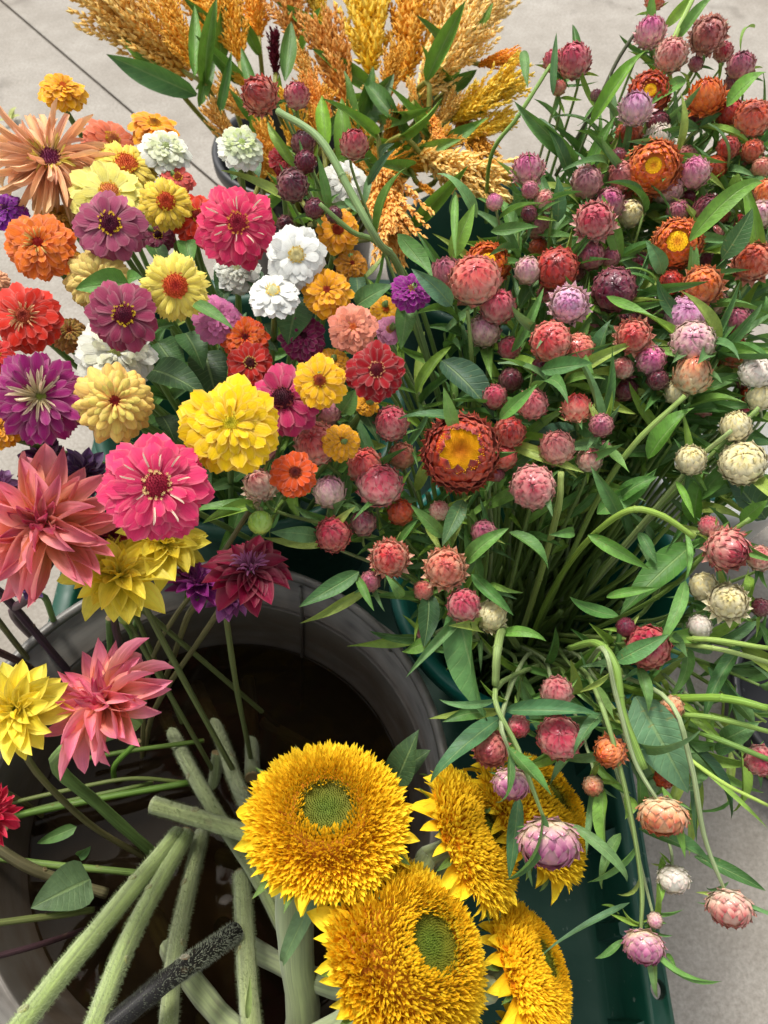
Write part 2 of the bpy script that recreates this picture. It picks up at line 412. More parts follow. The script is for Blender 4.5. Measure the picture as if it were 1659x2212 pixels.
for a0 in (62, 242):                                    # wire handles lying against the rim
    pts = [(.258*math.cos(math.radians(a0+a)), .258*math.sin(math.radians(a0+a)), TRZ-.012-.028*math.sin((a+24)/48*math.pi)) for a in range(-24, 25, 4)]
    V1, F1, U1, _ = tube(pts, [.0024]*len(pts), 8, 3); b = MB(); b.add(V1, F1, U1); link('handle', b.mesh('handle', M_ZINC), tub)
    for s in (-24, 24):
        a = math.radians(a0+s); b = MB()
        V1, F1, U1 = torus(.010, .003, 18, 6)
        b.add(V1, F1, U1, Matrix.Translation((.253*math.cos(a), .253*math.sin(a), TRZ-.010)) @ Matrix.Rotation(a, 4, 'Z') @ Matrix.Rotation(math.pi/2, 4, 'X')); link('handle_loop', b.mesh('handle_loop', M_ZINC), tub)
for a in (68, 248):                                      # folded side seam
    r = math.radians(a); b = MB(); pts = [(.2455*math.cos(r)*k, .2455*math.sin(r)*k, z) for k, z in ((1.0, .372), (.972, .305))]+[(.19*math.cos(r), .19*math.sin(r), .09)]
    pts = [((rr-.003)*math.cos(r), (rr-.003)*math.sin(r), z) for rr, z in ((.2435, .372), (.2345, .302), (.187, .09))]
    V1, F1, U1, _ = tube(pts, [.0022]*3, 6, 2); b.add(V1, F1, U1); link('seam', b.mesh('seam', M_ZINC), tub)
wr = .182+(WZ-.066)/(.30-.066)*(.2335-.182)
V1, F1, U1 = lathe([(wr-.001, WZ+.002), (wr-.004, WZ), (.001, WZ)], 96)
b = MB(); b.add(V1, F1, U1); wt = link('water', b.mesh('water', M_WATER), None, Matrix.Translation(TUB)); tag(wt, None, None, kind='structure')

# ------------------------------------------------------------------ the flower buckets
def bucket(name, c, R, rb, z0, z1, mat, label, ribs=0, cat='bucket', flare=.012):
    n = 72; b = MB()
    prof = [(rb*.02, z0+.006), (rb*.9, z0+.006), (rb, z0+.014), (R-.004, z1-.006), (R, z1), (R+flare*.5, z1+.004), (R+flare, z1), (R+flare, z1-.02), (R+.002, z1-.024), (rb+.004, z0+.008), (rb*.92, z0), (rb*.02, z0)]
    V, Fc, UV = lathe(prof, n); V = np.array(V)
    if ribs:
        a = np.arctan2(V[:, 1], V[:, 0]); k = 1+.02*np.sign(np.sin(a*ribs))*((V[:, 2] > z0+.02) & (V[:, 2] < z1-.03))
        V[:, 0] *= k; V[:, 1] *= k
    b.add(V, Fc, UV); o = link(name, b.mesh(name, mat), None, Matrix.Translation((c[0], c[1], 0))); tag(o, label, cat); return o
BA, BB, BC, BK = Vector((-.17, .635, 0)), Vector((.180, .405, 0)), Vector((.17, .94, 0)), Vector((-.16, 1.34, 0))
ra, rb_, rc, rk = .185, .160, .155, .15
bucket('flower_bucket', BA, ra, .14, .0525, .40, M_GREEN, 'green plastic bucket crammed with zinnias', 0)
bb = bucket('flower_bucket', BB, rb_, .085, .0525, .36, M_TEAL, 'dark teal bucket with a broad rim beside the metal tub, full of strawflowers', 0, flare=.014)
bucket('flower_bucket', BC, rc, .12, .0525, .385, M_GREEN, 'dark green ribbed bucket behind, its open inside showing below the orange plumes', 18)
bucket('flower_bucket', BK, rk, .12, .0, .30, M_BLACK, 'black plastic bucket on the floor behind, holding the orange plumes', 0)
wb = bucket('utility_bucket', (.50, .70), .14, .11, .0, .26, M_WHITE, 'white plastic bucket with a teal handle, on the floor beyond the strawflowers', 0)
pts = [(.155*math.cos(a), .155*math.sin(a)*.9-.02*math.sin(a), .25+.0*a) for a in [math.pi*(1+.1*k) for k in range(11)]]
V1, F1, U1, _ = tube(pts, [.004]*11, 8, 3); b = MB(); b.add(V1, F1, U1); link('handle', b.mesh('handle', M_TEAL), wb)
# plants pot on the floor at the right edge, dark
bucket('round_tub', (.615, .34), .12, .10, .0, .12, M_BLACK, 'low round black tub on the floor beside the tray, mostly hidden by leaves', 0, 'tub')
# small fallen things on the floor
def speck(u, v, label, c, sz, seed, name='fallen_leaf', cat='fallen leaf'):
    p = place_h(u, v, .004); rd = random.Random(seed); b = MB()
    for k in range(6 if sz > .012 else 1):
        V, Fc, UV = petal_shape(p_point, .22, 5, 2, .8, cup=.3, norm=True)
        a = rd.uniform(0, 6.28); b.add(V, Fc, UV, Matrix.Translation((rd.uniform(-.2, .2)*sz, rd.uniform(-.2, .2)*sz, .002*k)) @ Matrix.Rotation(a, 4, 'Z') @ Matrix.Rotation(-.4, 4, 'Y') @ Matrix.Scale(sz, 4))
    o = link(name, b.mesh(name, M_PET), None, Matrix.Translation(p)); paint(o, c); tag(o, label, cat)
speck(24, 262, 'crumpled pale green leaf lying on the bare concrete', S(205, 212, 130), .03, 3)
speck(330, 7, 'coral petal lying on the concrete at the photo\'s upper edge', S(220, 110, 95), .035, 5, 'fallen_petal', 'fallen petal')
speck(2432*0.664, 1975, 'tiny green scrap on the concrete right of the tray', S(120, 130, 70), .008, 6)
# ------------------------------------------------------------------ shared flower meshes
def mk(name, mat, *a, **k):
    b = MB(); V, Fc, UV = petal_shape(*a, **k); b.add(V, Fc, UV); return b.mesh(name, mat)
ZP = [mk('zinnia_petal', M_PET, p_spat, .24, 6, 4, .30+.17*i, a0=.10, cup=-.05, groove=.09, ruff=.06, seed=i, notch=.18) for i in range(5)]
ZQ = [mk('quilled_petal', M_PET, p_narrow, .062, 7, 3, .3+.6*(i-1), a0=.15, cup=.8, twist=.9*(i-2), seed=i) for i in range(5)]       # narrow rolled
ZF = [mk('fringed_petal', M_PET, p_spat, .13, 6, 4, .4+.2*i, a0=.15, cup=-.2, groove=.1, ruff=.10, seed=i, notch=.9) for i in range(4)]
ZS = [mk('spoon_petal', M_PET, p_spat, .17, 6, 4, .6+.2*i, a0=.2, cup=-.35, groove=.04, ruff=.02, seed=i) for i in range(4)]
DP = [mk('dahlia_petal', M_DAH, p_point, .17, 7, 4, (-.9, .9, 1.6, -1.4, .3)[i], a0=(-.3, .3, .5, -.4, .1)[i], cup=.6, groove=.05, twist=(.3, -1.0, 1.3, -.5, .8)[i], ruff=.06, seed=i) for i in range(5)]
DW = [mk('dahlia_petal', M_DAH, p_point, .25, 7, 4, (-.4, .4, .8, .1)[i], a0=(-.15, .2, .3, .1)[i], cup=.28, groove=.07, twist=(.1, -.3, .3, .5)[i], ruff=.07, seed=i) for i in range(4)]
SR = [mk('ray', M_SUN, p_point, .17, 6, 4, .3+.3*i, a0=.2, cup=.22, groove=.10, twist=(.4, -.3, .2, -.5)[i], ruff=.05, seed=i) for i in range(4)]
CAL = [mk('bract', M_LEAF, p_lance, .14, 5, 2, .8*(i-.5), a0=.1, cup=.3, twist=.3*i, seed=i) for i in range(3)]
LF = [mk('leaf', M_LEAF, p_lance, .070, 10, 4, (.5, 1.0, 1.6, -.7, .2, 1.3)[i], a0=0, cup=(.35, .5, .2, .3, .45, .6)[i], twist=(.3, -.5, .8, -.9, 1.4, .1)[i], ruff=.10, seed=i, norm=True, bp=(1, 1.5, 2, 1, 1, .8)[i]) for i in range(6)]
LO = [mk('leaf', M_LEAF, p_ovate, .20, 9, 4, (.5, 1.0, -.3, 1.4)[i], a0=0, cup=(.3, .2, .35, .4)[i], twist=(.2, -.4, .5, -.2)[i], ruff=.05, seed=i, norm=True) for i in range(4)]
LC = [mk('leaf', M_LEAF, p_lance, .15, 9, 4, (.4, .9, 1.3)[i], a0=0, cup=(.4, .3, .4)[i], twist=(.3, -.5, .8)[i], ruff=.12, seed=i, norm=True) for i in range(3)]

def bract(A, W, lift, tipout=0.0, nl=5, nw=2, sq=1.0):
    def fn(t, s):
        al = t*A; w_ = W*p_bract(t)
        rho = .90+.09*min(1, t*2.5)+lift*t*t - .07*s*s
        y = s*w_
        r = rho+tipout*max(0, t-.5)**2*4
        x = r*math.cos(al)*math.cos(y); yy = r*math.sin(y); z = r*math.sin(al)*math.cos(y*.5)
        return (x, yy, z)
    return sheet(nl, nw, fn)
BR = {}
def bmesh_(key, *a, **k):
    if key not in BR:
        b = MB(); V, Fc, UV = bract(*a, **k); b.add(V, Fc, UV); BR[key] = (b.mesh('bract', M_BRA), (np.array(V), Fc, np.array(UV)))
    return BR[key]
SPK = mk('bract', M_BRA, p_bract, .21, 5, 2, -.5, a0=-.05, cup=.25)          # an outer bract that stands away

def cone_t(k=5, r=.5, tip=1.0, mid=.5, rm=.45):
    V = [(r*math.cos(i/k*6.2832), r*math.sin(i/k*6.2832), 0) for i in range(k)]+[(rm*math.cos(i/k*6.2832), rm*math.sin(i/k*6.2832), mid) for i in range(k)]+[(0, 0, tip)]
    Fc = [(i, (i+1) % k, (i+1) % k+k, i+k) for i in range(k)]+[(i+k, (i+1) % k+k, 2*k) for i in range(k)]
    return V, Fc
def disc_mesh(name, N, r1=1.0, dome=.35, size=.075, hgt=.14, mat=None, dimple=.0, r0=0.0, seed=1, uvr=(0, 1)):
    b = MB(); rd = random.Random(seed); cv, cf = cone_t(4, .62, 1.0, .55, .55)
    n = 24
    if r0 == 0:
        V = [(0, 0, dome-dimple)]; Fc = []; UV = [(0, uvr[0])]
        for k in range(1, 5):
            r = k/4*r1*.98
            for i in range(n): V.append((r*math.cos(i/n*6.2832), r*math.sin(i/n*6.2832), dome*(1-(k/4)**2)-dimple*math.exp(-(k/4*3)**2))); UV.append((i/n, lerp(uvr[0], uvr[1], k/4)))
        Fc += [(0, 1+i, 1+(i+1) % n) for i in range(n)]
        for k in range(3):
            for i in range(n): Fc.append((1+k*n+i, 1+(k+1)*n+i, 1+(k+1)*n+(i+1) % n, 1+k*n+(i+1) % n))
        b.add(V, Fc, UV)
    for i in range(N):
        f = (i+.5)/N; r = math.sqrt(r0*r0+(r1*r1-r0*r0)*f); a = i*2.39996
        z = dome*(1-(r/r1)**2)-dimple*math.exp(-(r/r1*3)**2)
        ax = Vector((math.cos(a)*r*dome*1.2, math.sin(a)*r*dome*1.2, 1))
        M = zframe(ax, rd.uniform(0, 3), size*rd.uniform(.8, 1.2), (r*math.cos(a), r*math.sin(a), z-.01), hgt/size*rd.uniform(.7, 1.3))
        b.add(cv, cf, [(0, lerp(uvr[0], uvr[1], r/r1))]*len(cv), M)
    return b.mesh(name, mat or M_DISC)
ZDISC = [disc_mesh('disc', 90, dome=.45, size=.09, hgt=.2, dimple=d, seed=3) for d in (0, .25)]
def ring_mesh():
    b = MB(); rd = random.Random(4)
    for i in range(34):
        a = rd.uniform(0, 6.28); r = rd.uniform(.78, 1.12); c = Matrix.Translation((r*math.cos(a), r*math.sin(a), .22+rd.uniform(0, .22)))
        for k in range(5):      # a little star-shaped floret
            q = k/5*6.28+a; V = [(0, 0, 0), (.05*math.cos(q-.5), .05*math.sin(q-.5), .05), (.15*math.cos(q), .15*math.sin(q), .03), (.05*math.cos(q+.5), .05*math.sin(q+.5), .05)]
            b.add(V, [(0, 1, 2, 3)], [(0, 0), (0, .5), (0, 1), (0, .5)], c)
        cv, cf = cone_t(4, .045, -.26, -.1, .04); b.add(cv, [tuple(reversed(f)) for f in cf], None, c)
    return b.mesh('floret_ring', M_DISC)
ZRING = ring_mesh()
def calyx_mesh():
    V1, F1, U1 = lathe([(.06, -.55), (.12, -.45), (.24, -.34), (.27, -.2), (.2, -.1), (.01, -.08)], 14)
    b = MB(); b.add(V1, F1, U1)
    for k in range(3):
        for i in range(12):
            a = (i+k*.5)/12*6.283; V, Fc, UV = petal_shape(p_spat, .3, 3, 2, .6, cup=.2)
            b.add(V, Fc, UV, Matrix.Rotation(a, 4, 'Z') @ Matrix.Translation((.15+.05*k, 0, -.44+.09*k)) @ Matrix.Rotation(-.85+.1*k, 4, 'Y') @ Matrix.Scale(.2, 4))
    return b.mesh('flower_head', M_LEAF)
CALYX = calyx_mesh()
def core_mesh():
    V1, F1, U1 = lathe([(.10, -1.0), (.6, -.7), (.86, -.3), (.9, 0), (.84, .35), (.62, .62), (.3, .78), (.01, .82)], 16)
    b = MB(); b.add(V1, F1, U1); return b.mesh('flower_head', M_BRA)
CORE = core_mesh()
SDISC = disc_mesh('disc', 60, dome=.2, size=.085, hgt=.14, dimple=.12, seed=8)
SDISC_BIG = disc_mesh('disc', 420, dome=.25, size=.05, hgt=.20, dimple=.3, seed=9)
RNG = random.Random(7)

# ---- head builders: make children under a head object ----------------------------------------------------
def put_petal(head, mesh, az, r0, z0, elev, length, wid, c, mid=None, deep=None, tf=0, roll=0.0, name='petal'):
    M = (Matrix.Rotation(az, 4, 'Z') @ Matrix.Translation((r0, 0, z0)) @ Matrix.Rotation(-elev, 4, 'Y') @ Matrix.Rotation(roll, 4, 'X') @ Matrix.Diagonal((length, wid, length, 1)))
    o = link(name, mesh, head, M); paint(o, c, mid, deep, tf); return o

def stem_mesh(name, pts, rad, mat, sides=8, sub=5, bump=.06, seed=0):
    V, Fc, UV, Q = tube(pts, rad, sides, sub, bump, seed); b = MB(); b.add(V, Fc, UV); return b.mesh(name, mat), Q

def head_axis(p, ax, ay):
    V = (CAMP-p).normalized(); right = RT; up = (UP - V*UP.dot(V)).normalized()
    return (V + right*ax + up*ay).normalized()

def interp(tab, v):
    if v <= tab[0][0]: return tab[0][1]
    for (a, b), (c, d) in zip(tab, tab[1:]):
        if v <= c: return lerp(b, d, (v-a)/(c-a))
    return tab[-1][1]

def root_thing(name, foot):
    o = bpy.data.objects.new(name, None); COL.objects.link(o); o.location = foot; o.empty_display_size = .01; return o
def in_root(root, M): return Matrix.Translation(-Vector(root.location)) @ M

GREENS = [S(88, 130, 58), S(76, 116, 56), S(104, 146, 60), S(84, 120, 70), S(66, 104, 50), S(122, 158, 62), S(92, 124, 74), S(140, 156, 70)]
def add_leaf(root, mesh, p, d, n, L, W, c=None, name='leaf'):
    M = frame(d, n, L, L*W, L, p); o = link(name, mesh, root, in_root(root, M)); paint(o, c or RNG.choice(GREENS)); return o
# ------------------------------------------------------------------ zinnias
ZD = [(100, .76), (300, .705), (500, .65), (700, .62), (1000, .575), (1200, .57)]
ZG = 'zinnias in the green bucket'
def zinnia(u, v, r, ax, ay, lift, form, cs, label, stem=True, group=ZG, leaves=1, seed=None):
    """cs = outer base, outer tip, inner tip, disc centre, disc rim, (ring colour)"""
    rd = random.Random(seed if seed is not None else int(u*7+v*13)); d = interp(ZD, v)-lift/100; p = place(u, v, d); s = r*d/F*1.0
    axis = head_axis(p, ax, ay); A = Vector(BA); foot = Vector((A.x+rd.uniform(-.09, .09), A.y+rd.uniform(-.09, .09), .08))
    root = root_thing('zinnia', foot); tag(root, label, 'zinnia', group)
    q = zframe(axis, rd.uniform(0, 6.28), s, p)
    head = link('flower_head', CALYX, root, in_root(root, q)); paint(head, S(88, 120, 60))
    c0, c1, c2, dc, dr = cs[:5]; ring = cs[5] if len(cs) > 5 else S(232, 190, 40)
    ms, tiers, rdisc = ZP, None, .28
    # tiers: (count, base radius, height, elevation, length, width factor, tf)
    if form == 'single': tiers = [(13, .18, -.02, -.06, .84, 1.15, 0), (13, .18, .03, .05, .78, 1.1, .25), (9, .18, .07, .18, .60, 1.0, .6)]; rdisc = .29
    elif form == 'semi': tiers = [(16, .15, -.06, -.12, .87, 1.1, 0), (17, .15, -.01, .0, .82, 1.05, .2), (16, .15, .04, .12, .70, .98, .45), (13, .15, .09, .28, .54, .9, .8)]; rdisc = .25
    elif form == 'layer': tiers = [(19, .15, -.09, -.14, .88, 1.0, 0), (20, .15, -.04, -.04, .83, 1.0, .1), (19, .15, .0, .06, .74, .95, .25), (16, .15, .05, .17, .60, .9, .45), (10, .15, .09, .32, .42, .85, .8)]; rdisc = .24
    elif form == 'double': tiers = [(18, .15, -.10, -.15, .87, 1.0, 0), (19, .15, -.05, -.03, .82, 1.0, .12), (18, .14, .0, .08, .73, .95, .3), (17, .14, .05, .2, .62, .9, .5), (14, .13, .09, .36, .48, .85, .7), (11, .12, .13, .55, .36, .8, .9), (7, .10, .15, .8, .26, .7, 1)]; rdisc = .2
    elif form == 'pompon': ms = ZS; tiers = [(26, .15, -.14, -.2, .88, 1.2, 0), (26, .15, -.07, -.08, .84, 1.2, .1), (25, .15, .0, .06, .76, 1.2, .3), (22, .15, .08, .2, .62, 1.3, .5), (14, .14, .19, .48, .48, 1.1, .7), (11, .12, .22, .70, .34, 1.0, .95), (8, .10, .23, .95, .24, .8, 1)]; rdisc = .2
    elif form == 'fringe': ms = ZF; tiers = [(24, .2, -.06, -.12, .80, 1.35, 0), (24, .2, -.02, -.02, .77, 1.3, .1), (22, .2, .03, .08, .68, 1.2, .3), (18, .2, .06, .2, .54, 1.1, .6)]; rdisc = .33
    elif form == 'cactus': ms = ZQ; tiers = [(22, .12, -.05, -.15, .98, 1.0, 0), (21, .12, .02, .1, .98, 1.0, .1), (18, .12, .08, .38, .9, 1.0, .4), (12, .12, .10, .7, .62, .9, .8)]; rdisc = .22
    elif form == 'spiky': tiers = [(16, .12, -.05, -.1, .9, .78, 0), (16, .12, .02, .1, .88, .74, .05), (15, .12, .08, .32, .74, .66, .15), (14, .11, .12, .55, .56, .6, .25)]; rdisc = .16
    k0 = rd.uniform(0, 6)
    for ti, (n, r0, z0, el, ln, wf, tf) in enumerate(tiers):
        for i in range(n):
            az = k0+(i+.5*(ti % 2)+rd.uniform(-.22, .22))/n*6.2832
            L = (ln)*rd.uniform(.9, 1.07)
            put_petal(head, rd.choice(ms), az, r0*rd.uniform(.9, 1.1), z0, el+rd.uniform(-.09, .09), L, L*wf*rd.uniform(.88, 1.12)*(1 if ln > .6 else 1.15), c0, c1, c2, min(1, max(0, tf+rd.uniform(-.15, .25))), rd.uniform(-.25, .25))
    if form == 'spiky':                                      # pale quills and pale petal backs
        for i in range(34):
            az = rd.uniform(0, 6.28); L = rd.uniform(.3, .62); put_petal(head, ZQ[rd.randrange(5)], az, .07, .14, rd.uniform(.35, 1.0), L, L*.9, S(200, 190, 110), S(232, 205, 180), S(235, 215, 185), .5, name='quill')
    if 'tips' in cs:
        for i in range(10):
            az = i*.628+rd.uniform(-.3, .3); L = rd.uniform(.16, .32); put_petal(head, ZQ[1], az, rd.uniform(.26, .5), .15, rd.uniform(.15, .5), L, L*1.1, S(244, 205, 190), S(250, 232, 205), S(250, 232, 205), .5, name='quill')
    if 'quills' in cs:
        for i in range(30):
            az = rd.uniform(0, 6.28); L = rd.uniform(.2, .34); put_petal(head, ZQ[rd.randrange(5)], az, rdisc*.75, .12, rd.uniform(.6, 1.2), L, L*1.1, *cs[cs.index('quills')+1], .3, name='quill')
    dk = link('disc', ZDISC[rd.randrange(2)], head, Matrix.Translation((0, 0, .10)) @ Matrix.Diagonal((rdisc, rdisc, rdisc*1.1, 1))); paint(dk, dc, dr)
    if ring and form not in ('spiky',):
        rk_ = link('floret_ring', ZRING, head, Matrix.Translation((0, 0, .09)) @ Matrix.Rotation(rd.uniform(0, 6), 4, 'Z') @ Matrix.Diagonal((rdisc, rdisc, rdisc, 1))); paint(rk_, ring, ring, ring)
    if stem:
        pb = p-axis*s*.4; pts = [p-axis*s*.3, p-axis*s*.9, lerp(pb, foot, .35)+Vector((rd.uniform(-.01, .01), rd.uniform(-.01, .01), -.005)), lerp(pb, foot, .7), foot]
        pts[2] = pts[2]-axis*.012
        me, Q = stem_mesh('stem', [x-foot for x in pts], [.0030, .0026, .0030, .0034, .0036], M_STEM, 8, 5, .05, rd.random())
        st = link('stem', me, root); paint(st, S(112, 138, 72))
        for k in range(leaves):
            for sg in (1, -1):
                base = Q[10+k*3]+foot; a = rd.uniform(0, 6.28) if sg == 1 else a+math.pi
                dv = Vector((math.cos(a), math.sin(a), rd.uniform(.1, .7)))
                add_leaf(root, LO[rd.randrange(4)], base, dv, (rd.uniform(-.3, .3), rd.uniform(-.6, .1), 1), rd.uniform(.03, .05), rd.uniform(.7, 1.0), rd.choice(GREENS))
    return root

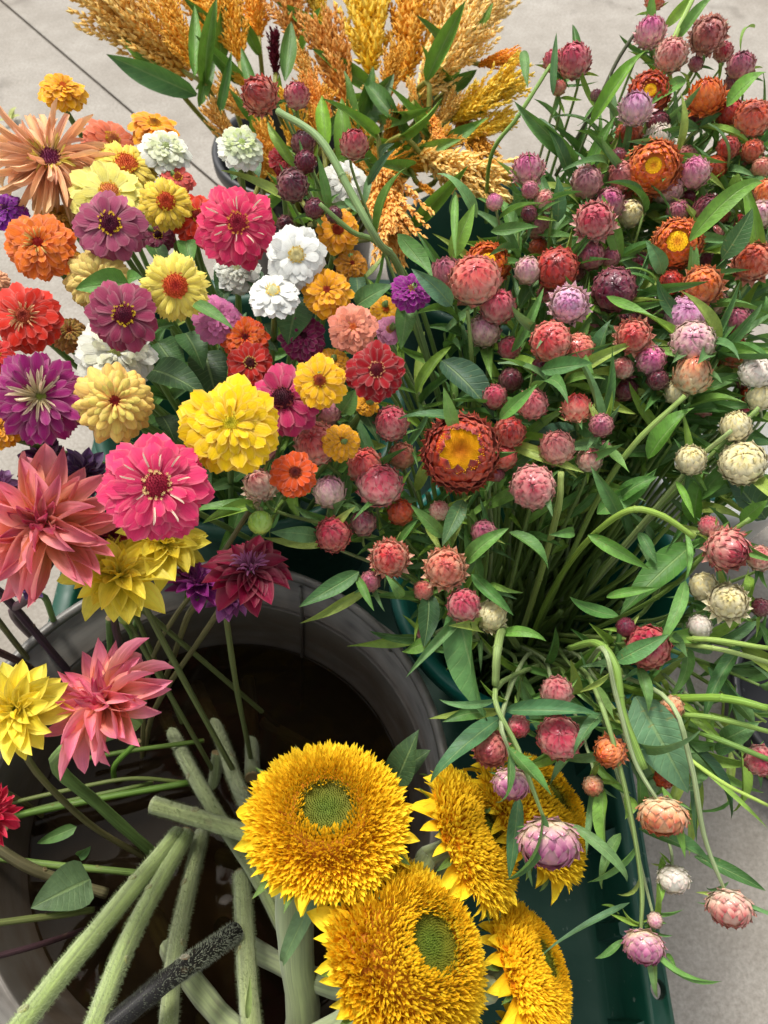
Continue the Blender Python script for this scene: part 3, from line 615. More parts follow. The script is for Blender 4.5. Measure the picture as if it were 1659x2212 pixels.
YL, GY, OR = S(244, 222, 96), S(250, 205, 30), S(245, 120, 25)
PK = S(228, 48, 100); WH = S(240, 240, 232)
Z = [
 (136, 190, 54, -.1, 1.3, 0, 'double', (S(230, 150, 20), S(252, 190, 20), S(246, 170, 20), S(190, 90, 30), S(200, 110, 30)), 'small golden zinnia on a tall bare stem above the peach spidery one'),
 (333, 272, 58, .1, 1.7, -2, 'semi', (S(235, 150, 10), S(250, 176, 25), S(235, 140, 10), S(130, 80, 20), S(200, 130, 20)), 'flat golden orange zinnia with brown dome, above the white one'),
 (108, 352, 132, -.05, .75, 1, 'cactus', (S(232, 160, 120), S(252, 204, 146), S(244, 180, 150), S(110, 25, 70), S(120, 50, 60), S(235, 200, 60), 'quills', (S(220, 200, 80), S(232, 214, 100), S(236, 220, 120))), 'large peach zinnia with long curling quilled petals'),
 (240, 305, 66, .6, .9, -3, 'semi', (S(215, 105, 70), S(235, 130, 95), S(225, 120, 80), S(150, 80, 50), S(190, 120, 50)), 'coral salmon zinnia half hidden behind the peach spidery one'),
 (358, 320, 58, .05, .9, -1, 'double', (S(225, 232, 205), WH, S(220, 228, 170), S(170, 185, 120), S(200, 210, 150), None), 'white zinnia with greenish centre between the golden and yellow ones'),
 (522, 312, 56, .1, .85, 4, 'double', (S(225, 235, 215), WH, S(205, 222, 140), S(190, 210, 120), S(200, 220, 140), None), 'white zinnia with raised pale green heart, below the red strawflower'),
 (273, 358, 74, .05, .85, -1, 'fringe', (S(236, 200, 60), YL, S(244, 215, 90), S(200, 85, 45), S(215, 110, 50)), 'yellow zinnia with orange disc just behind the large pale yellow one'),
 (236, 420, 88, .0, .65, 0, 'semi', (S(235, 225, 120), S(246, 238, 130), S(240, 228, 110), S(220, 130, 80), S(215, 140, 70)), 'large pale lemon zinnia with peach disc'),
 (358, 437, 62, .05, .35, .5, 'fringe', (S(235, 195, 50), S(246, 216, 74), S(240, 205, 60), S(190, 65, 35), S(215, 90, 40)), 'yellow zinnia with round brick-red disc, left of the striped pink one'),
 (238, 485, 80, -.05, .3, 2.5, 'single', (S(118, 26, 62), S(176, 84, 116), S(158, 60, 92), S(70, 10, 35), S(95, 15, 45)), 'mauve zinnia with dark disc overlapping the pale lemon one'),
 (512, 484, 94, .05, .25, 3, 'layer', (S(205, 30, 80), S(232, 55, 105), S(225, 44, 95), S(140, 20, 45), S(170, 40, 60), S(215, 140, 60), 'tips'), 'hot pink zinnia with white striped petals beside the pale yellow one'),
 (425, 470, 62, .2, .6, -2.5, 'semi', (S(200, 40, 10), S(230, 62, 24), S(220, 50, 15), S(120, 20, 10), S(160, 40, 10)), 'scarlet orange zinnia hidden behind the striped pink one'),
 (84, 527, 80, -.25, .35, 2, 'double', (S(222, 82, 12), S(246, 122, 30), S(240, 130, 40), S(150, 20, 20), S(170, 40, 20), None, 'quills', (S(225, 190, 90), S(238, 210, 120), S(240, 215, 130))), 'bright orange zinnia with straw-coloured quills round a red eye'),
 (12, 452, 48, -.3, .7, -1, 'double', (S(115, 20, 125), S(142, 35, 160), S(135, 30, 150), S(80, 20, 80), S(90, 30, 80)), 'violet zinnia cut by the photo\'s edge below the peach spidery one'),
 (128, 468, 46, .1, .9, -3, 'pompon', (S(170, 110, 30), S(205, 140, 40), S(190, 150, 60), S(150, 100, 30), S(160, 110, 30)), 'dull olive-gold zinnia tucked behind the orange one'),
 (379, 619, 78, .0, .12, 2.5, 'fringe', (S(240, 215, 70), S(248, 232, 110), S(244, 222, 90), S(185, 50, 40), S(205, 85, 35), S(200, 90, 40)), 'yellow zinnia with ragged petals and large flat red disc facing up'),
 (212, 604, 76, -.1, .2, -.5, 'pompon', (S(225, 160, 110), S(240, 210, 120), S(236, 215, 120), S(140, 30, 30), S(160, 50, 40)), 'pale peach and yellow zinnia behind a broad green leaf'),
 (268, 681, 80, .0, .12, 3, 'single', (S(112, 20, 56), S(170, 66, 100), S(152, 50, 84), S(75, 10, 35), S(100, 15, 40)), 'mauve zinnia with yellow-ringed dark eye, below the broad leaf'),
 (52, 684, 80, -.2, .25, 1.5, 'semi', (S(190, 25, 10), S(226, 48, 28), S(215, 44, 24), S(130, 30, 20), S(180, 80, 50), None, 'quills', (S(215, 150, 90), S(230, 180, 130), S(236, 190, 140))), 'red zinnia with tan quills in its middle, above the striped purple one'),
 (-8, 605, 34, .2, .5, 1, 'pompon', (S(230, 150, 110), S(245, 190, 150), S(240, 180, 130), S(200, 120, 80), S(200, 120, 80)), 'sliver of a peach zinnia at the photo\'s edge above the red one'),
 (472, 686, 58, .1, .3, -2, 'double', (S(190, 80, 130), S(222, 128, 178), S(215, 120, 170), S(160, 80, 70), S(190, 120, 70)), 'soft pink double zinnia crossed by a narrow green leaf'),
 (640, 552, 70, .05, .22, 2.5, 'semi', (S(225, 230, 225), WH, WH, S(200, 190, 140), S(215, 200, 140)), 'white zinnia with full round petals, right of the striped pink one'),
 (512, 582, 56, -.1, .5, -4, 'double', (S(205, 212, 205), S(225, 228, 222), S(222, 225, 205), S(190, 195, 150), S(200, 200, 160), None), 'white zinnia in shade directly under the striped pink one'),
 (590, 632, 62, -.1, .85, 2, 'semi', (S(225, 230, 225), WH, WH, S(205, 205, 170), S(215, 205, 150)), 'white zinnia tilted edgewise with its bent stem showing below'),
 (706, 628, 60, .0, .35, .5, 'double', (S(232, 150, 12), S(250, 182, 25), S(246, 170, 20), S(150, 40, 30), S(180, 80, 30)), 'golden orange zinnia with red eye touching the white one'),
 (730, 497, 52, .0, .35, -2, 'semi', (S(232, 150, 12), S(250, 180, 28), S(240, 150, 20), S(150, 50, 25), S(170, 60, 25), S(170, 60, 30)), 'golden orange zinnia behind the small maroon strawflower buds'),
 (760, 570, 40, .2, .4, -4, 'double', (S(190, 115, 10), S(215, 145, 20), S(200, 130, 20), S(130, 40, 20), S(150, 60, 20)), 'small dull gold zinnia low behind the golden pair'),
 (763, 708, 60, .0, .25, .5, 'double', (S(215, 110, 85), S(240, 150, 125), S(238, 150, 115), S(205, 90, 40), S(210, 130, 60)), 'salmon double zinnia above the crimson one'),
 (812, 800, 69, .08, .22, 3, 'semi', (S(120, 2, 12), S(166, 4, 22), S(150, 4, 20), S(85, 8, 25), S(110, 15, 30), S(225, 160, 110)), 'crimson zinnia with curly pale stamens'),
 (887, 626, 48, .2, .6, 1, 'double', (S(115, 10, 100), S(150, 25, 135), S(145, 25, 130), S(140, 90, 60), S(170, 120, 70)), 'magenta purple zinnia half covered by a grey-green leaf'),
 (690, 823, 63, .0, .15, 3.5, 'semi', (S(236, 165, 8), S(252, 196, 18), S(250, 190, 20), S(110, 30, 25), S(170, 80, 30)), 'bright yellow zinnia with dark red pitted eye beside the crimson one'),
 (612, 862, 84, -.15, .25, .0, 'single', (S(165, 18, 70), S(196, 48, 100), S(188, 40, 92), S(55, 8, 25), S(80, 12, 35), S(120, 40, 30)), 'raspberry pink zinnia between the two yellow ones'),
 (498, 917, 117, .0, .2, 4, 'double', (S(238, 180, 0), S(252, 212, 12), S(250, 208, 15), S(170, 160, 30), S(215, 190, 30), S(235, 215, 70)), 'biggest yellow zinnia with many layers and a greenish centre'),
 (530, 730, 56, .0, .3, -3, 'double', (S(180, 30, 8), S(222, 62, 15), S(225, 110, 20), S(90, 10, 15), S(120, 20, 15)), 'orange-red zinnia with yellow flecks low in the shade'),
 (540, 786, 54, .0, .3, -1.5, 'semi', (S(150, 14, 8), S(190, 30, 16), S(180, 30, 15), S(60, 8, 14), S(90, 15, 15), S(200, 160, 80)), 'dark red zinnia just above the biggest yellow one'),
 (655, 727, 56, .1, .3, -3, 'double', (S(100, 10, 55), S(142, 30, 88), S(132, 25, 80), S(60, 10, 30), S(70, 10, 30), None), 'deep wine-magenta zinnia behind a leaf under the white one'),
 (86, 858, 108, -.08, .1, 3, 'spiky', (S(130, 8, 80), S(156, 24, 108), S(160, 50, 118), S(110, 120, 40), S(160, 165, 80)), 'large purple zinnia with narrow petals and cream quills'),
 (248, 868, 92, .0, .15, 2.5, 'pompon', (S(226, 150, 80), S(243, 196, 105), S(232, 218, 105), S(150, 30, 30), S(165, 60, 35), S(205, 220, 70)), 'round peach-yellow zinnia with lime inner petals and red eye'),
 (250, 762, 92, .05, .4, -2, 'double', (S(225, 228, 215), WH, S(232, 232, 190), S(160, 165, 90), S(190, 195, 120), None), 'cream white zinnia pinned between the mauve and the peach-yellow ones'),
 (150, 718, 44, -.1, .5, -3, 'pompon', (S(150, 80, 40), S(190, 120, 60), S(150, 130, 50), S(120, 60, 30), S(130, 70, 30)), 'small russet zinnia wedged above the striped purple one'),
 (337, 1049, 125, .0, .12, 5, 'layer', (S(205, 25, 80), S(232, 58, 112), S(226, 52, 104), S(140, 15, 45), S(150, 25, 50), S(235, 200, 130), 'tips'), 'largest hot pink zinnia, above the yellow dahlia'),
 (637, 1022, 56, .1, .3, -1, 'semi', (S(195, 60, 10), S(232, 92, 22), S(225, 80, 20), S(70, 12, 12), S(110, 30, 15), S(150, 70, 30)), 'burnt orange zinnia beneath the coral strawflower'),
 (2, 925, 48, -.2, .4, -1, 'double', (S(205, 135, 10), S(235, 165, 15), S(225, 150, 15), S(150, 90, 20), S(160, 90, 20)), 'ochre zinnia at the photo\'s edge below the striped purple one'),
 (-12, 765, 44, .1, .3, 2.5, 'semi', (S(190, 20, 20), S(220, 45, 40), S(210, 40, 35), S(120, 20, 20), S(130, 30, 20)), 'red zinnia petals at the photo\'s edge beside the striped purple one'),
 (842, 712, 34, .1, .3, -3, 'semi', (S(195, 95, 140), S(228, 150, 185), S(220, 140, 175), S(170, 100, 80), S(180, 110, 80)), 'pale pink zinnia peeping out behind the salmon one'),
 (832, 670, 36, .3, .4, -4, 'semi', (S(225, 150, 10), S(246, 188, 20), S(235, 160, 20), S(190, 80, 20), S(200, 90, 20)), 'yellow zinnia peeping out behind the leaf near the magenta one'),
 (738, 952, 46, .1, .4, -2.5, 'double', (S(215, 145, 10), S(240, 175, 15), S(230, 160, 15), S(150, 80, 20), S(160, 90, 20)), 'golden zinnia low behind the coral strawflower'),
 (722, 782, 38, .1, .4, -4, 'double', (S(205, 140, 15), S(235, 170, 20), S(220, 150, 15), S(150, 80, 20), S(160, 90, 20)), 'golden zinnia low under the salmon one'),
 (340, 508, 40, .1, .4, -4, 'semi', (S(100, 20, 50), S(140, 55, 85), S(130, 50, 80), S(60, 10, 30), S(70, 10, 30)), 'dusky plum zinnia in shade beneath the brick-red eyed one'),
 (383, 385, 40, .1, .8, -3, 'semi', (S(200, 70, 60), S(228, 96, 84), S(220, 90, 80), S(150, 60, 30), S(160, 70, 30)), 'coral red zinnia rim showing under the greenish white one'),
 (745, 390, 52, .1, .5, -4, 'semi', (S(225, 226, 212), S(238, 236, 224), WH, S(190, 180, 110), S(200, 190, 110)), 'creamy white zinnia behind the lone maroon strawflower bud'),
 (612, 345, 34, .1, .4, -3, 'double', (S(130, 15, 25), S(165, 25, 40), S(155, 25, 35), S(90, 10, 20), S(100, 15, 20)), 'dark red zinnia behind the maroon strawflower buds'),
 (155, 570, 40, .1, .5, -5, 'double', (S(220, 150, 20), S(245, 180, 30), S(235, 160, 25), S(170, 100, 20), S(180, 110, 20)), 'golden petals of a zinnia behind the bright orange one'),
 (792, 870, 30, .1, .5, -4, 'double', (S(215, 145, 10), S(240, 175, 15), S(230, 160, 15), S(150, 80, 20), S(160, 90, 20)), 'small golden zinnia under the crimson one'),
]
for z in Z: zinnia(*z)
# ------------------------------------------------------------------ dahlias
DD = [(950, .62), (1100, .60), (1300, .64), (1500, .61), (1800, .66)]
DG = 'dahlias standing in the metal tub'
def dahlia(u, v, r, ax, ay, lift, form, cs, label, path=None, rad=.0028, sc=S(110, 120, 70), cat='dahlia', d=None):
    rd = random.Random(int(u*3+v*11)); d = (d or interp(DD, v))-lift/100; p = place(u, v, d); s = r*d/F
    axis = head_axis(p, ax, ay)
    if path: pts = [place_h(a, b, h) for a, b, h in path]; foot = pts[-1]
    else: foot = Vector((TUB.x+rd.uniform(-.1, .1), TUB.y+rd.uniform(-.02, .12), .09)); pts = [lerp(p, foot, .35)+Vector((0, 0, .015))-axis*.01, lerp(p, foot, .7), foot]
    root = root_thing('dahlia', foot); tag(root, label, cat, DG)
    head = link('flower_head', CALYX, root, in_root(root, zframe(axis, rd.uniform(0, 6), s, p))); paint(head, S(110, 140, 60))
    c0, c1, c2 = cs[:3]
    if form == 'cactus': ms = DP; T = [(11, .1, -.04, -.22, .98, .9, 0), (12, .1, .0, .05, 1.05, .88, .05), (11, .1, .05, .3, .9, .85, .2), (10, .1, .08, .55, .72, .95, .5), (8, .08, .1, .85, .5, .8, .8), (9, .05, .1, 1.15, .38, .6, 1)]
    elif form == 'deco': ms = DW; T = [(9, .1, -.05, -.15, .95, 1.05, 0), (11, .1, .0, .1, .92, 1.0, .1), (10, .1, .05, .35, .78, .95, .35), (9, .1, .08, .6, .6, .9, .6), (8, .08, .1, .85, .44, .85, .8), (9, .06, .1, 1.15, .32, .7, 1)]
    elif form == 'flat': ms = DW; T = [(11, .1, -.05, -.2, .95, 1.1, 0), (11, .1, .0, .0, .9, 1.05, .1), (9, .1, .04, .2, .75, 1.0, .3)]
    k0 = rd.uniform(0, 6)
    for ti, (n, r0, z0, el, ln, wf, tf) in enumerate(T):
        for i in range(n):
            L = ln*rd.uniform(.82, 1.08)
            put_petal(head, rd.choice(ms), k0+(i+.5*(ti % 2)+rd.uniform(-.34, .34))/n*6.2832, r0, z0, el+rd.uniform(-.26, .26), L, L*wf*rd.uniform(.85, 1.15), c0, c1, c2, tf, rd.uniform(-.3, .3))
    if form == 'flat':
        for i in range(34):
            rr = .2*math.sqrt(rd.random()); a = rd.uniform(0, 6.28); L = rd.uniform(.28, .42)
            put_petal(head, ZQ[rd.randrange(5)], a, rr, .1, rd.uniform(1.1, 1.5), L, L*1.2, *cs[3:6], .5, name='inner_floret')
    for i in range(6): 
        o = link('sepal', CAL[i % 3], head, Matrix.Rotation(i*1.047, 4, 'Z') @ Matrix.Translation((.1, 0, -.2)) @ Matrix.Rotation(.35, 4, 'Y') @ Matrix.Diagonal((.5, .8, .5, 1))); paint(o, S(96, 130, 50))
    P = [p-axis*s*.3, p-axis*s*.75]+pts
    me, Q = stem_mesh('stem', [x-foot for x in P], [rad]*2+[rad*1.05]*len(pts), M_STEM, 8, 5, .06, rd.random()); paint(link('stem', me, root), sc)
    return root
CO = (S(248, 176, 110), S(244, 142, 160), S(196, 54, 104)); YD = (S(252, 234, 66), S(254, 240, 90), S(248, 212, 34))
BU = (S(120, 10, 45), S(150, 15, 60), S(110, 10, 50), S(130, 40, 90), S(185, 110, 160), S(170, 90, 140)); PU = (S(135, 40, 130), S(160, 50, 140), S(110, 30, 110))
brown, purp, grn = S(110, 104, 66), S(84, 58, 66), S(112, 140, 76)
dahlia(98, 1138, 176, -.3, .2, 3, 'cactus', CO, 'big coral and pink dahlia with long curling petals, left of the hot pink zinnia', [(60, 1290, .5), (30, 1330, .42), (115, 1420, .25), (200, 1520, .12)], .004, purp)
dahlia(228, 1520, 142, -.65, .5, 3, 'cactus', (S(246, 166, 112), S(242, 140, 168), S(200, 56, 96)), 'coral and pink dahlia hanging over the tub, beside the lower yellow one', [(120, 1640, .47), (216, 1740, .33), (332, 1844, .22), (380, 1880, .16)], .0055, grn)
dahlia(38, 1532, 118, -.45, .1, 5, 'deco', YD, 'yellow dahlia leaning out over the tub in front of the lower coral one', [(60, 1640, .46), (188, 1776, .32), (312, 1852, .225), (350, 1880, .16)], .003, brown)
dahlia(257, 1245, 118, .05, .75, 1, 'deco', YD, 'yellow dahlia with one broad drooping petal, over the tub rim', [(248, 1345, .47), (262, 1410, .38), (275, 1500, .22), (280, 1560, .1)], .0036, purp)
dahlia(352, 1172, 108, .25, .75, -3, 'deco', YD, 'yellow dahlia half hidden beneath the hot pink zinnia', [(345, 1270, .42), (298, 1330, .38), (284, 1430, .24), (290, 1500, .1)], .003, grn)
dahlia(540, 1232, 100, .15, .95, 1, 'flat', BU, 'burgundy dahlia with mauve quilled centre above the tub rim', [(515, 1262, .50), (440, 1370, .42), (335, 1530, .28), (310, 1640, .2)], .0030, brown)
dahlia(428, 1262, 70, .2, 1.5, -1, 'deco', PU, 'purple dahlia seen from its green back, below the upper yellow one', [(402, 1340, .45), (375, 1420, .33), (345, 1500, .22), (330, 1560, .1)], .0032, brown)
dahlia(180, 1025, 62, .1, .4, -2, 'deco', (S(60, 25, 60), S(100, 70, 120), S(45, 12, 35)), 'dusky violet dahlia tucked between the coral dahlia and the hot pink zinnia')
dahlia(100, 1000, 60, .1, .5, -4, 'deco', (S(45, 10, 40), S(75, 20, 65), S(45, 8, 35)), 'blackish maroon dahlia behind the top petals of the big coral one')
dahlia(2, 1050, 42, -.1, .5, -1, 'deco', (S(125, 60, 120), S(165, 120, 170), S(120, 60, 110)), 'pale violet dahlia at the photo\'s edge behind the big coral one')
dahlia(60, 1262, 40, -.1, .9, -2, 'deco', (S(80, 40, 90), S(110, 80, 140), S(70, 30, 80)), 'small violet dahlia under the big coral one', [(96, 1290, .46), (112, 1330, .40), (128, 1380, .3), (150, 1440, .15)], .0032, grn)
dahlia(240, 1158, 46, .1, .2, -2, 'deco', (S(130, 8, 35), S(165, 20, 55), S(120, 8, 40)), 'crimson dahlia petals between the coral and yellow dahlias')
dahlia(495, 1292, 55, .3, 1.0, -2, 'deco', (S(120, 30, 110), S(175, 100, 165), S(130, 30, 110)), 'striped purple dahlia under the burgundy one')
dahlia(-25, 1762, 70, .2, .3, 4, 'cactus', (S(200, 20, 60), S(222, 40, 80), S(180, 20, 60)), 'crimson pink petal tips of a dahlia at the photo\'s edge over the tub', [(-60, 1720, .40), (-20, 1700, .34), (60, 1740, .26), (140, 1800, .15)], .003, brown)

def bud(u, v, r, d, ax, ay, label, path, c=S(150, 185, 60), rad=.0026, sc=brown):
    p = place(u, v, d); s = r*d/F; axis = head_axis(p, ax, ay); pts = [place_h(a, b, h) for a, b, h in path]; foot = pts[-1]
    root = root_thing('dahlia_bud', foot); tag(root, label, 'flower bud')
    b = MB(); V1, F1, U1 = lathe([(.01, -.95), (.5, -.85), (.88, -.45), (1, 0), (.9, .45), (.6, .78), (.25, .95), (.01, 1.0)], 18); b.add(V1, F1, U1)
    h = link('bud', b.mesh('bud', M_BRA), root, in_root(root, zframe(axis, 0, s, p))); paint(h, S(110, 150, 40), S(175, 205, 90), S(190, 215, 110))
    for i in range(8):
        V, Fc, UV = bract(1.9, .36, .0, 0); b2 = MB(); b2.add(V, Fc, UV); me = BR.setdefault('budsep', b2.mesh('sepal', M_LEAF))
        o = link('sepal', me, h, Matrix.Rotation(i*.785, 4, 'Z') @ Matrix.Rotation(.75, 4, 'Y') @ Matrix.Scale(1.02, 4)); paint(o, c)
    for i in range(5):
        o = link('bract', CAL[i % 3], h, Matrix.Rotation(i*1.257, 4, 'Z') @ Matrix.Translation((.2, 0, -.92)) @ Matrix.Rotation(.1, 4, 'Y') @ Matrix.Scale(1.3, 4)); paint(o, S(70, 110, 50))
    me, Q = stem_mesh('stem', [x-foot for x in [p-axis*s*.8, p-axis*s*1.6]+pts], [rad]*(2+len(pts)), M_STEM, 8, 5, .05); paint(link('stem', me, root), sc)
bud(562, 1128, 27, .585, .1, -1.2, 'round green dahlia bud hanging below the spiky pink strawflower', [(540, 1102, .56), (478, 1200, .5), (330, 1420, .38), (305, 1660, .2)])
bud(272, 1333, 17, .62, 0, -.8, 'small green dahlia bud under the yellow dahlia with the drooping petal', [(268, 1345, .5), (285, 1380, .42), (292, 1460, .25)], rad=.002, sc=grn)

# ------------------------------------------------------------------ sunflowers
def floret_t(L=1.0, W=.21):
    V = [(0, -W*.5, 0), (0, W*.5, 0), (L*.5, -W, .05), (L*.5, 0, -.06), (L*.5, W, .05), (L, 0, .06), (L*.85, -W*.5, .1)]
    return V, [(0, 1, 3), (0, 3, 2), (1, 4, 3), (2, 3, 5), (3, 4, 5)], [(.2, 0), (.8, 0), (0, .5), (.5, .5), (1, .5), (.5, 1), (.3, .9)]
def floret_mesh(seed, N, r0, r1, inner_green=True, hump=.16):
    b = MB(); rd = random.Random(seed); V, Fc, UV = floret_t()
    for i in range(N):
        f = (i+.5)/N; r = math.sqrt(r0*r0+(r1*r1-r0*r0)*f); a = i*2.39996+rd.uniform(-.06, .06)
        q = (r-r0)/(r1-r0)
        z = hump*((1-q**2.2)*.75+.25*math.sin(math.pi*min(1, q*1.5+.1)) ) - .10*q*q
        el = lerp(1.95, .30, q**.7)+rd.uniform(-.35, .35); L = lerp(.075, .17, q**1.2)*rd.uniform(.65, 1.35)
        M = Matrix.Rotation(a, 4, 'Z') @ Matrix.Translation((r, 0, z)) @ Matrix.Rotation(-el, 4, 'Y') @ Matrix.Rotation(rd.uniform(-.9, .9), 4, 'X') @ Matrix.Diagonal((L, L*.9, L, 1))
        b.add(V, Fc, UV, M, min(1, q*1.25))
    return b.mesh('inner_florets', M_SUN, False)
FLM = [floret_mesh(1, 3800, .28, .80, hump=.24), floret_mesh(2, 4200, .28, .86, hump=.46)]
SDM = disc_mesh('disc', 620, dome=-.06, size=.033, hgt=.10, dimple=-.05, seed=5)
DOME = MB(); V1, F1, U1 = lathe([(.01, .0), (.30, .0), (.36, .12), (.5, .16), (.62, .12), (.78, .02), (.86, -.08), (.6, -.14), (.12, -.22), (.09, -.5), (.0, -.5)], 32); DOME.add(V1, F1, U1); DOMEM = DOME.mesh('flower_head', M_LEAF)
DOMES = []
for hz in (.24, .46):
    DOME = MB(); V1, F1, U1 = lathe([(.01, hz*.5), (.34, hz*.52), (.5, hz*.5), (.66, hz*.32), (.8, hz*.05-.04), (.86, -.1), (.6, -.16), (.12, -.22), (.09, -.5), (.0, -.5)], 32); DOME.add(V1, F1, U1); DOMES.append(DOME.mesh('flower_head', M_SUN))
def sunflower(u, v, r, ax, ay, d, dc, label, path, rad=.009, sq=1.0, seed=0, ragged=1.0):
    rd = random.Random(seed); p = place(u, v, d); s = r*d/F; axis = head_axis(p, ax, ay); pts = [place_h(a, b, h) for a, b, h in path]; foot = pts[-1]
    root = root_thing('sunflower', foot); tag(root, label, 'sunflower', 'shaggy sunflowers leaning out of the metal tub')
    hz = (.24, .46)[seed % 2]; head = link('flower_head', DOMEM, root, in_root(root, zframe(axis, rd.uniform(0, 6), s, p, 1))); paint(head, S(210, 130, 10))
    head.data = DOMES[seed % 2]
    c0, c1, c2 = S(252, 188, 18), S(255, 220, 40), S(255, 226, 56)
    fl = link('inner_florets', FLM[seed % 2], head, Matrix.Rotation(rd.uniform(0, 6), 4, 'Z')); paint(fl, S(206, 190, 46), S(255, 196, 24), S(255, 220, 48)); fl['kind'] = 'stuff'
    dk = link('disc', SDM, head, Matrix.Translation((0, 0, hz*.79)) @ Matrix.Diagonal((.35, .35, .5, 1))); paint(dk, S(96, 116, 34), S(110, 106, 22))
    for ti, (n, el, ln, z0, r0) in enumerate(((22, -.2, .50, -.10, .58), (28, -.02, .45, -.06, .56), (34, .14, .38, -.02, .54))):
        for i in range(n):
            L = ln*rd.uniform(.75, 1.2)
            put_petal(head, rd.choice(SR), (i+.5*(ti % 2)+rd.uniform(-.35, .35))/n*6.2832, r0, z0, el+rd.uniform(-.2, .15), L, L*rd.uniform(1.0, 1.5), c0, c1, c2, rd.uniform(0, .6), rd.uniform(-.5, .5), 'ray_petal')
    for i in range(13):
        L = rd.uniform(.28, .42); o = link('bract', CAL[i % 3], head, Matrix.Rotation(i*.483+rd.uniform(-.1, .1), 4, 'Z') @ Matrix.Translation((.72, 0, -.16)) @ Matrix.Rotation(rd.uniform(-.1, .5), 4, 'Y') @ Matrix.Diagonal((L, L*.8, L, 1))); paint(o, S(100, 130, 60))
    P = [p-axis*s*.3, p-axis*(s*.3+.03)]+pts
    me, Q = stem_mesh('stem', [x-foot for x in P], [rad*.9]+[rad]*(len(P)-1), M_FUZZ, 12, 6, .06, seed); paint(link('stem', me, root), S(132, 146, 92))
    return root
DG1 = S(150, 165, 40)
S1 = sunflower(706, 1762, 192, .0, .52, .62, DG1, 'sunflower facing up with greenish oval disc, largest clear one over the tub', [(640, 1900, .42), (640, 2060, .36), (650, 2230, .30), (560, 2400, .2)], .016, seed=2)
sunflower(885, 2062, 208, .75, .35, .585, S(120, 145, 30), 'sunflower with its green disc turned away, cut by the lower edge of the photo', [(760, 2200, .40), (560, 2260, .33), (400, 2100, .25), (330, 1980, .16)], .011, seed=3)
sunflower(1030, 1805, 165, 1.9, .8, .66, S(120, 140, 30), 'sunflower in profile behind the hanging strawflower buds', [(900, 1880, .42), (760, 1900, .38), (620, 1860, .30), (480, 1800, .15)], .010, seed=4)
sunflower(1150, 1755, 160, 1.6, 1.1, .70, S(120, 140, 30), 'deep orange sunflower edge standing furthest from the tub', [(1000, 1850, .40), (860, 1900, .37), (640, 1900, .28), (480, 1850, .15)], .010, seed=5)
sunflower(1150, 2085, 158, 1.9, .7, .66, S(120, 140, 30), 'smaller sunflower half behind the one with the turned-away disc', [(1040, 2140, .42), (800, 2150, .38), (600, 2080, .28), (480, 2000, .15)], .010, seed=6)
sunflower(1150, 2262, 100, .8, -.2, .70, S(120, 140, 30), 'sunflower corner at the photo\'s lower edge below the smaller one', [(1020, 2250, .40), (800, 2300, .38), (560, 2300, .28), (440, 2200, .15)], .010, seed=8)

# ------------------------------------------------------------------ bare hairy sunflower stems lying in the tub
def hairs(Q, rads, n, ln, seed):
    b = MB(); rd = random.Random(seed)
    for i in range(n):
        k = rd.uniform(0, len(Q)-1.01); j = int(k); q = Q[j].lerp(Q[j+1], k-j); tg = (Q[j+1]-Q[j]).normalized()
        o = tg.orthogonal().normalized(); o = Quaternion(tg, rd.uniform(0, 6.28)) @ o; r = rads
        dv = (o+tg*rd.uniform(-.4, .4)).normalized()*ln*rd.uniform(.5, 1.3); sd = tg.cross(o)*.00026
        a = q+o*r*.97; b.add([a-sd, a+sd, a+dv], [(0, 1, 2)])
    return b.mesh('hair', M_HAIR, False)
def cut_stem(path, rad, label, c=S(150, 162, 104), nodes=(), hair=3400, hl=.0030, cat='flower stalk', fuzz=M_FUZZ, name='sunflower_stalk'):
    pts = [place_h(a, b_, h) for a, b_, h in path]; foot = pts[-1].copy(); P = [x-foot for x in pts]
    root = root_thing(name, foot); tag(root, label, cat)
    V, Fc, UV, Q = tube(P, [rad]*len(P), 14, 8, .035, int(path[0][0]), .02); b = MB(); b.add(V, Fc, UV); st = link('stalk', b.mesh('stalk', M_STEM if c[1] < .02 else fuzz), root); paint(st, c)
    if hair: h = link('hair', hairs(Q, rad, hair, hl, 5), root); paint(h, c); h['kind'] = 'stuff'
    for f in nodes:                                          # scars where leaves were stripped
        k = int(f*(len(Q)-1)); q = Q[k]; tg = (Q[min(k+1, len(Q)-1)]-Q[k-1]).normalized(); up = (CAMP-foot-q).normalized(); o = (up-tg*up.dot(tg)).normalized(); o = Quaternion(tg, (.9 if k % 2 else -1.0)) @ o
        V1, F1, U1 = lathe([(.95, -.1), (1.0, .3), (.75, .62), (.45, .5), (.0, .42)], 12); b = MB(); b.add(V1, F1, U1, zframe(o, 0, rad*.55, q+o*rad*.75))
        paint(link('leaf_scar', b.mesh('leaf_scar', fuzz), root), mixc(c, S(120, 95, 60), .45))
    for e, dr in ((Q[0], Q[0]-Q[1]), (Q[-1], Q[-1]-Q[-2])):
        V1, F1, U1 = lathe([(1.0, -.15), (1.0, .05), (.8, .08), (.3, .02), (.0, .03)], 14); b = MB(); b.add(V1, F1, U1, zframe(dr, 0, rad*.99, e)); paint(link('cut_end', b.mesh('cut_end', M_CUT), root), c)
cut_stem([(330, 1738, .315), (420, 1765, .32), (530, 1800, .33), (620, 1840, .34)], .0086, 'thick hairy green stem lying across the others, its cut end showing', nodes=(.35,))
cut_stem([(30, 2235, .445), (140, 2095, .40), (260, 1950, .34), (385, 1800, .27)], .0086, 'thick pale hairy stem leading from the tub\'s lower rim to its middle', S(142, 162, 88), (.12, .78))
cut_stem([(195, 2240, .43), (265, 2060, .37), (330, 1930, .32), (404, 1800, .265)], .0082, 'thick pale hairy stem just right of the longest one, same slant', S(138, 158, 84), (.3, .7))
